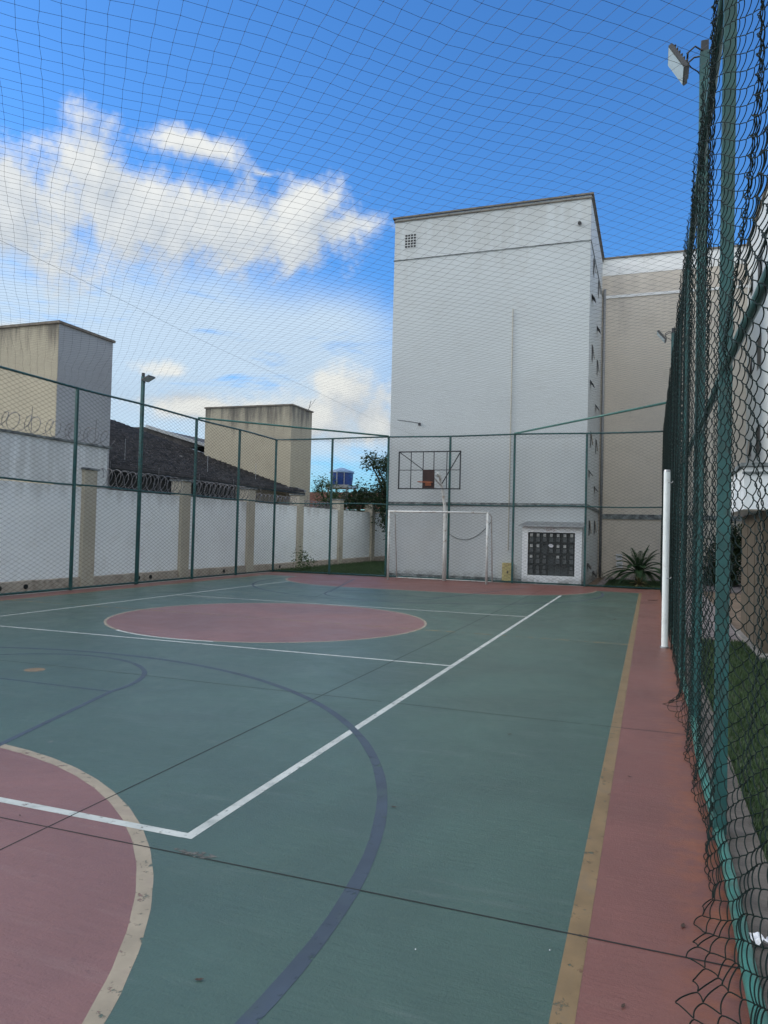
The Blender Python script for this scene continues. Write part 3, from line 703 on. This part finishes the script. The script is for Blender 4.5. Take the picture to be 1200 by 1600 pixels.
# tile courses: stepped rows with a wavy lower edge, each row a real step
mb = MB(); nrow = 38; ncol = 150; x_top = -27.0
for rix in range(nrow):
    xa = -15.55 + (x_top+15.55)*rix/nrow; xb = -15.55 + (x_top+15.55)*(rix+1)/nrow
    za = roofz(xa) + .10; zb = roofz(xb) + .006
    ys = np.linspace(17.6, ey, ncol*2+1); wv = .022*np.abs(np.sin(np.arange(len(ys))*math.pi/2 + .3)) + rng.normal(0, .006, len(ys))
    vs = [(xa + .0, y, za + w) for y, w in zip(ys, wv)] + [(xb, y, zb + w) for y, w in zip(ys, wv)] + [(xa, y, za - .10) for y in ys]
    n = len(ys); fs = []
    for k in range(n-1): fs += [(k, k+1, n+k+1, n+k), (2*n+k, 2*n+k+1, k+1, k)]
    mb.add(vs, fs)
pt(mb, 'roof', M['tiles'])
pt(MB().prism([(-27, 17.7), (-16.7, 17.7), (-16.7, ey-.35), (-27, ey-.35)], -.1, 3.50), 'walls', M['wall_beige'])
pt(MB().box(-16.9, -16.2, 17.65, 26.6, 1.6, 3.42), 'eave_shade_box', M['dark'])  # near-black box: the shade under the deep eave, put into its colour
pt(MB().add([(-16.7, ey-.36, 3.1), (-27, ey-.36, 3.1), (-27, ey-.36, roofz(-27)-.08), (-16.7, ey-.36, roofz(-16.7)-.08)], [(0, 1, 2, 3)]), 'gable', M['wall_beige'])
pt(MB().beam((-15.5, ey+.02, 3.27), (-22.0, ey+.02, roofz(-22.0)+.06), .16, .10), 'verge_capping', M['galv'])
pt(MB().box(-15.62, -15.50, 17.6, ey, 3.12, 3.20), 'gutter', M['dark'])
for y in (20.2, 25.1, 28.9): pt(MB().tube([(-16.6, y, roofz(-16.6)), (-16.6, y, roofz(-16.6)+.8)], .010, 5), 'aerial', M['galv'])
# second roof seen over the first
RZ = 6.80
t = empty('tiled_roof_house', (-25, 38, 0), 'second dark tiled roof with pale ridge capping, behind the first', 'house'); pt = Part(t)
pt(MB().add([(-29.2, 33, RZ), (-25.66, 33, RZ), (-21.9, 33, RZ-1.10), (-34, 33, RZ-1.9), (-29.2, 44, RZ), (-25.66, 44, RZ), (-21.9, 44, RZ-1.10), (-34, 44, RZ-1.9)],
             [(0, 3, 2, 1), (0, 1, 5, 4), (1, 2, 6, 5), (3, 0, 4, 7), (4, 5, 6, 7)]), 'roof', M['tiles'])
pt(MB().beam((-25.7, 32.96, RZ+.02), (-21.8, 32.96, RZ-1.10), .2, .16), 'ridge_capping', M['galv'])
pt(MB().box(-33.0, -22.2, 33.1, 43.9, -.1, 4.8), 'walls', M['wall_beige'])

# ------------------------------------------------------------------ apartment block
AY0, AYB, AX0, AX1, AZ = 22.90, 28.45, -8.15, -1.84, 11.86
t = empty('apartment_block', (-5, 25, 0), 'tall white apartment block with plain end wall and lower beige wing beside it', 'building'); pt = Part(t)
pt(MB().box(AX0, AX1, AY0, 45, -.2, AZ), 'main_walls', M['apt_white'])
def cut_ledge(z, h, pr, m_, name):
    mb = MB().box(AX0-pr, AX1+pr, AY0-pr, AY0, z, z+h).box(AX1, AX1+pr, AY0+.0005, AYB-.01, z, z+h).box(AX0-pr, AX0, AY0+.0005, 44.9, z, z+h)
    pt(mb, name, m_)
cut_ledge(AZ+.002, .05, .07, M['trim_brown'], 'roof_edge'); cut_ledge(AZ-.10, .035, .035, M['trim_brown'], 'roof_moulding')
cut_ledge(10.46, .025, .022, M['ledge'], 'upper_groove'); cut_ledge(2.36, .10, .035, M['ledge'], 'lower_ledge')
pt(MB().box(AX0-.02, AX1+.02, AY0-.012, AY0, -.1, .12), 'base_stain', M['ledge'])
# beige rear wing (facing the court) and right wing (facing left)
WXR = 3.08
pt(MB().box(AX1+.001, 16, AYB, 45, -.2, 11.84), 'rear_wing_wall', M['apt_beige'])
pt(MB().box(AX1+.001, WXR, AYB-.012, AYB, 11.22, 11.842), 'white_band', M['apt_band'])
pt(MB().box(AX1+.08, WXR, AYB-.035, AYB-.0125, 10.36, 10.46), 'string_course', M['apt_band'])
pt(MB().box(AX1+.001, WXR, AYB-.06, AYB-.001, 11.845, 11.90), 'roof_edge', M['trim_brown'])
pt(MB().box(AX1+.10, WXR, AYB-.05, AYB-.001, 2.14, 2.32), 'lower_ledge', M['ledge'])
pt(MB().box(WXR, 16, 6.0, AYB-.001, -.2, 11.84), 'right_wing_wall', M['apt_white'])
pt(MB().box(WXR-.07, WXR-.001, 6.0, AYB-.07, 11.80, 11.90), 'roof_edge', M['trim_brown'])
pt(MB().box(WXR-.03, WXR-.0005, 6.0, AYB-.04, 10.44, 10.47), 'upper_groove', M['ledge'])
pt(MB().box(WXR-.03, WXR-.0005, 6.0, AYB-.06, 2.36, 2.46), 'lower_ledge', M['ledge'])
pt(MB().tube([(AX1+.10, AYB-.06, 0), (AX1+.10, AYB-.06, 10.7)], .05, 10), 'downpipe', M['frame_grey'], smooth=True)
# vent grid
pt(MB().box(-7.79, -7.40, AY0-.004, AY0+.02, 10.86, 11.31), 'vent_grid', M['dark'])
mb = MB()
for i in range(5): mb.box(-7.81 + i*.0985, -7.785 + i*.0985, AY0-.008, AY0-.0045, 10.84, 11.33)
for j in range(6): mb.box(-7.81, -7.391, AY0-.011, AY0-.0082, 10.84 + j*.0925, 10.868 + j*.0925)
pt(mb, 'vent_bars', M['apt_white'])
pt(MB().tube([(-2.17, AY0-.03, 11.02), (-2.17, AY0-.12, 10.99)], .055, 10).box(-2.20, -2.14, AY0-.03, AY0, 10.98, 11.06), 'wall_lamp', M['lamp_body'])
pt(MB().tube([(-4.16, AY0-.022, .98), (-4.16, AY0-.022, 8.55)], .016, 6), 'conduit', M['pipe'])
wr = [(-7.9, AY0-.008, 5.16), (-7.5, AY0-.008, 5.10), (-7.22, AY0-.008, 5.05), (-7.15, AY0-.008, 5.02)]
pt(MB().tube(wr, .008, 5).box(-7.17, -7.10, AY0-.05, AY0, 4.96, 5.04), 'small_bracket', M['cable'])
sag = [(-6.05, AY0-.012, 1.55)] + [(-6.05 + 1.35*k/14, AY0-.012, 1.28 + .75*((k/14)-.35)**2*1.9) for k in range(15)]
pt(MB().tube(sag[1:], .012, 5), 'sagging_cable', mat('grey_cable', (.2, .22, .22), .7))
# windows on the side wall (facing +X) and on the right wing (facing -X)
def window(y, z, x, s, w=.34, h=.44, opened=True):
    mb = MB().box(*sorted((x, x+s*.012)), y-w/2, y+w/2, z-h/2, z+h/2)
    wd = pt(mb, 'window', M['dark'])
    def sub(mb, nm, m_):
        mb.v = [(a-pt.l.x, b-pt.l.y, c-pt.l.z) for a, b, c in mb.v]; return mb.build(nm, m_, wd)
    f = MB()
    for (a, b, c, d) in ((y-w/2-.03, y-w/2, z-h/2-.03, z+h/2+.03), (y+w/2, y+w/2+.03, z-h/2-.03, z+h/2+.03), (y-w/2, y+w/2, z-h/2-.03, z-h/2), (y-w/2, y+w/2, z+h/2, z+h/2+.03)):
        f.box(*sorted((x, x+s*.016)), a, b, c, d)
    sub(f, 'frame', M['frame_grey'])
    if opened:
        p = [(x+s*.018, y-w/2, z+h/2), (x+s*.018, y+w/2, z+h/2), (x+s*.07, y+w/2, z-h/2+.06), (x+s*.07, y-w/2, z-h/2+.03)]
        q = [(a+s*.014, b, c+.006) for a, b, c in p]
        sub(MB().add(p+q, [(0,1,2,3),(7,6,5,4),(0,4,5,1),(1,5,6,2),(2,6,7,3),(3,7,4,0)]), 'sash', M['glass'])
def hood(y, z, x, s, w=.60):
    pt(MB().add([(x, y-w/2, z+.10), (x, y+w/2, z+.10), (x+s*.11, y+w/2, z-.06), (x+s*.11, y-w/2, z-.06), (x, y-w/2, z+.06), (x, y+w/2, z+.06), (x+s*.11, y+w/2, z-.09), (x+s*.11, y-w/2, z-.09)],
                [(0,3,2,1),(4,5,6,7),(3,7,6,2),(0,4,7,3),(1,2,6,5),(0,1,5,4)]), 'window_hood', M['black_steel'])
for z in (1.75, 4.55, 7.30, 10.05):
    window(24.1, z, AX1, 1); window(26.4, z+.05, AX1, 1)
for z in (.55, 3.45, 6.25, 8.95): hood(23.8, z, AX1, 1, .5); hood(26.2, z-.35, AX1, 1, .5)
for z in (1.75, 4.55, 7.30, 10.05):
    for y in (27.2, 25.2, 22.6, 19.5, 16.5): window(y, z, WXR, -1, .9 if y in (25.2, 19.5) else .55, .9 if y in (25.2, 19.5) else .55, y not in (25.2, 19.5))
# two notices on the beige wall
t = empty('wall_notice', (-1.08, AYB-.06, .66), 'small pale notice on the beige wall left of the cycad, upper of the pair', 'notice', 'notices on the beige wall')
MB().box(-.11, .11, 0, .012, -.02, .20).build('board', M['paper'], t); MB().box(-.08, .08, -.004, -.001, .06, .14).build('printing', M['meter'], t)
t2 = copy_tree(t); t2.location = (-1.06, AYB-.06, .38); tag(t2, 'small pale notice low on the beige wall, lower of the pair by the cycad', 'notice')

# ------------------------------------------------------------------ meter cabinet in the end wall
CX0, CX1, CZ1, CY = -3.70, -1.93, 1.76, 22.72
t = empty('meter_cabinet', (-2.82, CY, 0), 'white meter cabinet with a thin canopy at the foot of the apartment block', 'cabinet'); pt = Part(t)
ox0, ox1, oz0, oz1 = -3.53, -2.13, .26, 1.57
pt(MB().box(CX0, ox0, CY, AY0-.002, -.1, CZ1).box(ox1, CX1, CY, AY0-.002, -.1, CZ1).box(ox0, ox1, CY, AY0-.002, -.1, oz0).box(ox0, ox1, CY, AY0-.002, oz1, CZ1), 'surround', M['wall_white'])
pt(MB().box(ox0, ox1, AY0-.035, AY0-.0125, oz0, oz1), 'back_panel', mat('grey_back_panel', (.085, .095, .095), .6))
pt(MB().add([(-3.80, CY-.17, 1.74), (-1.86, CY-.17, 1.74), (-1.80, AY0-.002, 1.86), (-3.60, AY0-.002, 1.86), (-3.80, CY-.17, 1.775), (-1.86, CY-.17, 1.775), (-1.80, AY0-.002, 1.90), (-3.60, AY0-.002, 1.90)],
            [(0,3,2,1),(4,5,6,7),(0,1,5,4),(1,2,6,5),(2,3,7,6),(3,0,4,7)]), 'canopy', M['galv'])
mb = MB()
for k in range(1, 7): x = ox0 + (ox1-ox0)*k/7; mb.box(x-.010, x+.010, CY+.03, CY+.05, oz0, oz1)
for k in range(1, 4): z = oz0 + (oz1-oz0)*k/4; mb.box(ox0, ox1, CY+.031, CY+.049, z-.012, z+.012)
mb.box((ox0+ox1)/2-.12, (ox0+ox1)/2-.10, CY+.02, CY+.03, oz0, oz1)
pt(mb, 'shelving', mat('dark_grey_shelving', (.045, .05, .05), .6))
g = random.Random(3)
for j in range(4):
    for i in range(7):
        x = ox0 + (ox1-ox0)*(i+.5)/7; z = oz0 + (oz1-oz0)*(j+.62)/4
        if (i, j) in ((3, 0), (4, 0), (2, 2), (3, 1), (5, 0)): continue
        body = pt(MB().box(x-.062, x+.062, CY+.07, CY+.13, z-.17, z-.03), 'meter', M['meter_dim'], bevel=.006)
        dl = MB().box(x-.042, x+.042, CY+.052, CY+.069, z-.005, z+.085)
        dl.v = [(a-pt.l.x, b-pt.l.y, c) for a, b, c in dl.v]
        dl.build('dial', M['meter'] if (j == 3 or g.random() > .35) and j > 0 else M['meter_dim'], body)
        pp = MB().tube([(x-.04, CY+.1, z-.03), (x-.04, CY+.1, z+.12)], .008, 5).tube([(x+.04, CY+.1, z-.03), (x+.04, CY+.1, z+.12)], .008, 5)
        pp.v = [(a-pt.l.x, b-pt.l.y, c) for a, b, c in pp.v]; pp.build('pipes', M['meter_dim'], body)
ov = [(ox0 + (ox1-ox0)*3.45/7 + .07*math.cos(a) + .02*math.sin(a), CY+.045, oz0 + (oz1-oz0)*2.78/4 + .045*math.sin(a) - .02*math.cos(a)) for a in np.linspace(0, 2*math.pi, 21)[:-1]]
pt(MB().poly(ov).poly([(x, y+.006, z) for x, y, z in ov][::-1]), 'oval_label', M['paper'])
# faded red lettering over the opening, three short characters
def strokes(txt, x, z, h, w, y):
    S = {'G': [((1,.9),(.2,1)),((.2,1),(0,.5)),((0,.5),(.2,0)),((.2,0),(1,.1)),((1,.1),(1,.5)),((1,.5),(.6,.5))],
         'A': [((0,0),(.5,1)),((.5,1),(1,0)),((.2,.38),(.8,.38)),((.55,1.15),(.8,1.4))],
         'S': [((1,.9),(.5,1)),((.5,1),(.05,.78)),((.05,.78),(.95,.3)),((.95,.3),(.5,0)),((.5,0),(0,.1))]}
    mb = MB()
    for k, ch in enumerate(txt):
        for (a, b), (c, d) in S[ch]: mb.beam((x+k*w*1.35+a*w, y, z+b*h), (x+k*w*1.35+c*w, y, z+d*h), .016, .004)
    return mb
pt(strokes('GAS', -2.97, 1.615, .075, .07, CY-.004), 'lettering', M['red_paint'])

# yellow box on the wall at the foot of the conduit
t = empty('utility_box', (-4.14, 22.8, 0), 'weathered yellow utility box at the foot of the wall conduit', 'box'); pt = Part(t)
pt(MB().box(-4.31, -3.98, 22.74, AY0-.014, .0, .60), 'case', M['yellow_box'], bevel=.01)
pt(MB().box(-4.285, -4.005, 22.728, 22.741, .05, .56), 'door', M['yellow_box'], bevel=.004)
pt(MB().box(-4.16, -4.11, 22.71, 22.729, .28, .36), 'latch', M['trim_brown'])

# ------------------------------------------------------------------ right side: kiosk, plants
t = empty('kiosk', (2.2, 11.9, 0), 'small flat roofed kiosk with brown panels seen through the right fence', 'kiosk'); pt = Part(t)
pt(MB().box(1.40, 3.05, 10.75, 13.1, .0, 1.88), 'walls', M['wall_white'])
mb = MB()
for k in range(6): mb.box(1.372 + (.004 if k % 2 else 0), 1.399, 10.70 + k*.40, 10.70 + (k+1)*.40 - .012, .04, 1.87)
pt(mb, 'brown_panels', M['kiosk_brown'])
pt(MB().box(1.36, 1.47, 10.64, 10.749, .0, 1.87), 'corner_post', M['kiosk_brown'])
pt(MB().box(1.10, 3.05, 10.30, 13.5, 1.885, 2.42), 'fascia', M['wall_white'])
pt(MB().box(1.06, 3.05, 10.26, 13.54, 2.425, 2.47), 'roof_edge', M['ledge'])
pt(MB().box(1.08, 3.05, 10.28, 10.299, 2.33, 2.36), 'moulding', M['ledge'])
pt(MB().box(1.09, 3.05, 10.295, 10.34, 1.868, 1.884), 'drip_edge', M['trim_brown'])
pt(MB().box(1.30, 3.05, 10.3, 13.2, -.1, .045), 'base_slab', M['concrete'])

def frond(mb, base, az, L, lift, droop, wid, nl=26, twist=0):
    """one pinnate frond: curved midrib with leaflets either side"""
    b = Vector(base); dirh = Vector((math.cos(az), math.sin(az), 0)); side = Vector((-math.sin(az), math.cos(az), 0)); rib = []
    for k in range(nl+1):
        s = k/nl; rib.append(b + dirh*(L*(s*math.cos(lift)*.95)) + Vector((0, 0, L*(s*math.sin(lift)) - droop*L*s*s)))
    mb.tube(rib[::3] + [rib[-1]], [.010*(1-i/(len(rib[::3])+1)) + .003 for i in range(len(rib[::3])+1)], 4, cap=False)
    for k in range(2, nl):
        s = k/nl; t_ = (rib[k+1]-rib[k-1]).normalized(); up = side.cross(t_).normalized()
        ll = wid*math.sin(math.pi*(.12 + .85*s))**.7
        for sg in (-1, 1):
            d = (side*sg*.86 + t_*.5 + up*(-.22 if up.z > 0 else .22)*-1).normalized(); w = t_*.012 + up*.006
            p = rib[k]; tip = p + d*ll + Vector((0, 0, -.22*ll)); md = p + d*ll*.5
            mb.add([p-w, p+w, md+w*.9, md-w*.9, tip], [(0, 1, 2, 3), (3, 2, 4)])
def cycad(name, loc, L, n, label, m_, cat, trunk=.25, seed=1, wid=.16):
    g = random.Random(seed); t = empty(name, loc, label, cat)
    mb = MB()
    for i in range(n):
        ring = i/n; az = i*2.39996 + g.uniform(-.2, .2); lift = R(72 - 62*ring + g.uniform(-6, 6))
        frond(mb, (0, 0, trunk), az, L*g.uniform(.82, 1.08), lift, .30 + .35*ring, wid)
    mb.build('fronds', m_, t)
    MB().tube([(0, 0, -.03), (0, 0, trunk*.5), (0, 0, trunk+.03)], [.13, .12, .08], 10).build('trunk', M['bark'], t)
    return t
cycad('cycad', (-.32, 24.2, 0), 1.3, 46, 'dark green cycad with arching fronds behind the far fence', M['palm'], 'plant', .38)
cycad('strappy_plant', (-.30, 23.2, 0), .42, 20, 'small plant with yellowish strap leaves at the foot of the cycad', M['palm_dry'], 'plant', .06, 5, .05)
def leaves(n, cfun, size, seed):
    g = np.random.default_rng(seed); c = cfun(n, g)
    d1 = g.normal(size=(n, 3)); d1[:, 2] *= .5; d1 /= np.linalg.norm(d1, axis=1, keepdims=True)
    d2 = np.cross(d1, g.normal(size=(n, 3))); d2 /= np.linalg.norm(d2, axis=1, keepdims=True)
    s = size*g.uniform(.6, 1.3, (n, 1))
    return np.stack([c - d1*s, c - d2*s*.38 + d1*s*.1, c + d1*s, c + d2*s*.38 + d1*s*.1], 1).reshape(-1, 3), np.arange(4*n).reshape(-1, 4)
def blob_tree(name, loc, label, blobs, n, size, m_, cat='tree', trunk=None, seed=1, limbs=()):
    t = empty(name, loc, label, cat)
    def cf(n, g):
        w = np.array([b[3]*b[4]*b[5] for b in blobs]); w = w**.8/np.sum(w**.8); k = g.choice(len(blobs), n, p=w)
        B = np.array(blobs)[k]; v = g.normal(size=(n, 3)); v /= np.linalg.norm(v, axis=1, keepdims=True)
        rr = g.uniform(.35, 1.12, (n, 1))**.6; p = B[:, :3] + v*rr*B[:, 3:6]
        # gather the leaves into twig-sized clumps
        kk = max(20, n//26); cen = p[:kk]; a = g.integers(0, kk, n)
        return cen[a] + g.normal(size=(n, 3))*size*2.3
    V, F = leaves(n, cf, size, seed); np_mesh('crown', V, F, m_, t)
    if trunk:
        mb = MB(); mb.tube([(0, 0, -.1), (.1, .05, trunk*.5), (.05, 0, trunk)], [.20, .16, .11], 8)
        for b in blobs[:7]: mb.tube([(.05, 0, trunk*.85), ((b[0]+.05)*.5, b[1]*.5, (trunk+b[2])*.5+.1), (b[0], b[1], b[2])], [.08, .05, .02], 6)
        mb.build('trunk', M['bark'], t)
    return t
# dark tree beside the apartment block
blob_tree('tree', (-12.0, 34, 0), 'dark leafy tree standing between the wall and the apartment block', [
    (.4, 0, 4.6, 1.0, 1.0, .55), (1.1, 0, 5.1, .8, .9, .6), (-.75, 0, 4.75, .45, .5, .28), (-1.15, 0, 4.95, .22, .3, .22), (.2, 0, 3.7, .8, .9, .6), (-.7, .2, 3.15, .9, .8, .45),
    (-1.5, .2, 2.95, .55, .6, .30), (.6, 0, 2.8, 1.1, 1, .7), (.8, -.2, 1.9, .8, .8, .6), (1.5, 0, 4.2, .9, .9, .9), (.25, -.5, 2.1, .6, .6, .5), (1.4, 0, 2.6, .9, .8, .9), (-2.2, 0, 2.95, .6, .5, .40), (-1.6, .1, 3.4, .35, .4, .28), (1.0, -.4, 1.1, .8, .6, .6), (1.6, -.3, 1.6, .7, .6, .9)], 26000, .085, M['leaf_dark'], trunk=2.6, seed=4)
blob_tree('bush', (-17.2, 38, 0), 'pale leafy bush right of the farther beige tower', [(0, 0, 3.6, .7, .6, .7), (.5, 0, 3.0, .8, .6, .5), (-.4, 0, 3.9, .4, .4, .4), (0, 0, 2.4, .9, .7, .8)], 3500, .07, M['leaf_mid'], trunk=2.2, seed=6)
blob_tree('weed', (-11.6, 23.6, 0), 'weed growing at the foot of the wall behind the far fence corner', [(0, 0, .32, .22, .3, .30), (.2, 0, .15, .25, .3, .15)], 420, .05, M['leaf_mid'], 'plant', seed=8)
blob_tree('shrub', (2.35, 26.2, 0), 'dark shrub at the end of the path, beyond the right fence', [(0, 0, .8, .55, .6, .8), (.1, 0, 1.5, .35, .4, .45), (-.3, 0, .4, .4, .5, .4)], 4200, .07, M['leaf_dark'], 'shrub', trunk=.5, seed=9)
def potted(loc, label, seed):
    t = empty('potted_plant', loc, label, 'potted plant', 'potted plants by the kiosk')
    MB().tube([(0, 0, 0), (0, 0, .30), (0, 0, .34)], [.11, .15, .16], 14).build('pot', M['plant_pot'], t)
    mb = MB(); g = random.Random(seed)
    for i in range(16): frond(mb, (0, 0, .3), i*2.4, .38*g.uniform(.8, 1.1), R(g.uniform(25, 80)), .5, .10, 14)
    mb.build('foliage', M['palm'], t); return t
potted((1.66, 10.45, .045), 'dark potted plant by the kiosk corner, nearer the brown panels', 2)
potted((2.02, 10.5, .045), 'dark potted plant in front of the white kiosk wall, farther right', 3)

# distant things beyond the wall
t = empty('water_tank', (-19.35, 45, 0), 'round blue water tank with a pale lid on a stand beyond the wall', 'water tank'); pt = Part(t)
pt(MB().tube([(-19.35, 45, 4.45), (-19.35, 45, 4.95), (-19.35, 45, 5.25)], [.70, .76, .76], 28), 'tank', M['water_blue'], smooth=False)
pt(MB().tube([(-19.35, 45, 5.25), (-19.35, 45, 5.36), (-19.35, 45, 5.60)], [.84, .80, .12], 28), 'lid', M['tank_lid'])
pt(MB().tube([(-19.35, 44.2, 4.4), (-19.35, 44.2, 5.3)], .03, 6).tube([(-18.9, 44.35, 4.4), (-18.9, 44.35, 5.3)], .03, 6), 'strap', M['galv'])
pt(MB().box(-20.15, -18.55, 44.2, 45.8, 4.22, 4.44), 'platform', M['frame_grey'])
mb = MB()
for dx in (-.65, .65):
    for dy in (-.65, .65): mb.beam((-19.35+dx, 45+dy, 0), (-19.35+dx, 45+dy, 4.22), .10)
pt(mb, 'stand', M['frame_grey'])
t = empty('red_roof_house', (-20, 50, 0), 'distant house with a faded red tiled roof below the water tank', 'house'); pt = Part(t)
pt(MB().box(-26, -17.2, 48, 56, -.1, 2.9), 'walls', M['wall_beige'])
rb = MB()
for k in range(14):
    za = 2.95 + 1.35*k/14; ya = 47.6 + 3.4*k/14; rb.box(-26.3, -16.9 - .10*k, ya, ya+.27, za, za+.10)
pt(rb, 'roof', M['tiles_red'])

# ------------------------------------------------------------------ litter on the court
def leaf(loc, label, s, seed, m_=None):
    g = random.Random(seed); n = 8; mb = MB()
    L = [(s*(k/n-.5)*2, s*.42*math.sin(math.pi*k/n)**.8*(1+.25*math.sin(k*2.1+seed)), .003 + s*.22*abs(k/n-.5)*g.uniform(.4, 1.2)) for k in range(n+1)]
    Rr = [(x, -y*.85, z*1.1) for x, y, z in L]; cl = [(x, 0, z*.5+.002) for x, y, z in L]
    vs = L + cl + Rr; fs = [(k, n+1+k, n+2+k, k+1) for k in range(n)] + [(n+1+k, 2*n+2+k, 2*n+3+k, n+2+k) for k in range(n)]
    o = mb.add(vs, fs).build('fallen_leaf', m_ or M['leaf_dry']); o.location = (loc[0], loc[1], .0018); o.rotation_euler.z = g.uniform(0, 6)
    return tag(o, label, 'leaf', 'dead leaves and bits lying on the court')
leaf((-1.29, 3.83), 'dead leaf on the green court just right of the large blue arc', .018, 1)
leaf((-1.38, 2.13), 'curled dead leaf between the pink circle and the lower end of the blue arc', .016, 2)
leaf((.14, 3.12), 'dark dead leaf on the red border just beyond the black slab joint', .020, 3)
leaf((-.06, 2.52), 'dead leaf on the red border nearest the bottom edge', .014, 4)
leaf((-.97, 5.55), 'tiny dark leaf alone in the middle of the green court right of the white line', .018, 5)
leaf((-.59, 13.99), 'dark leaf far off on the green court near the yellow side line', .05, 6)
leaf((-.10, 4.9), 'small dead leaf on the red border beside the ochre line', .016, 7)
leaf((-3.0, 2.95), 'dark speck of leaf inside the near pink circle', .010, 8)
leaf((.07, 18.7), 'crumpled dark leaf heap by the far foot of the right fence', .14, 9)
leaf((-.77, 2.57), 'pale grain of litter on the green court, left of the other pale grain', .005, 10, M['paper'])
leaf((-.32, 2.75), 'pale grain of litter on the green court close to the ochre line', .005, 11, M['paper'])
# crumpled paper by the kerb
g = random.Random(5); mb = MB(); n = 6
vs = [(.045*(i/n-.5)*1.6*(1+.2*g.random()), .045*(j/n-.5)*1.6, .012 + .030*g.random()) for i in range(n) for j in range(n)]
mb.add(vs, [(i*n+j, i*n+j+1, (i+1)*n+j+1, (i+1)*n+j) for i in range(n-1) for j in range(n-1)])
o = mb.build('paper_scrap', M['paper']); o.location = (.40, 3.02, .035); tag(o, 'crumpled white paper scrap on the kerb behind the bottom rail', 'paper')
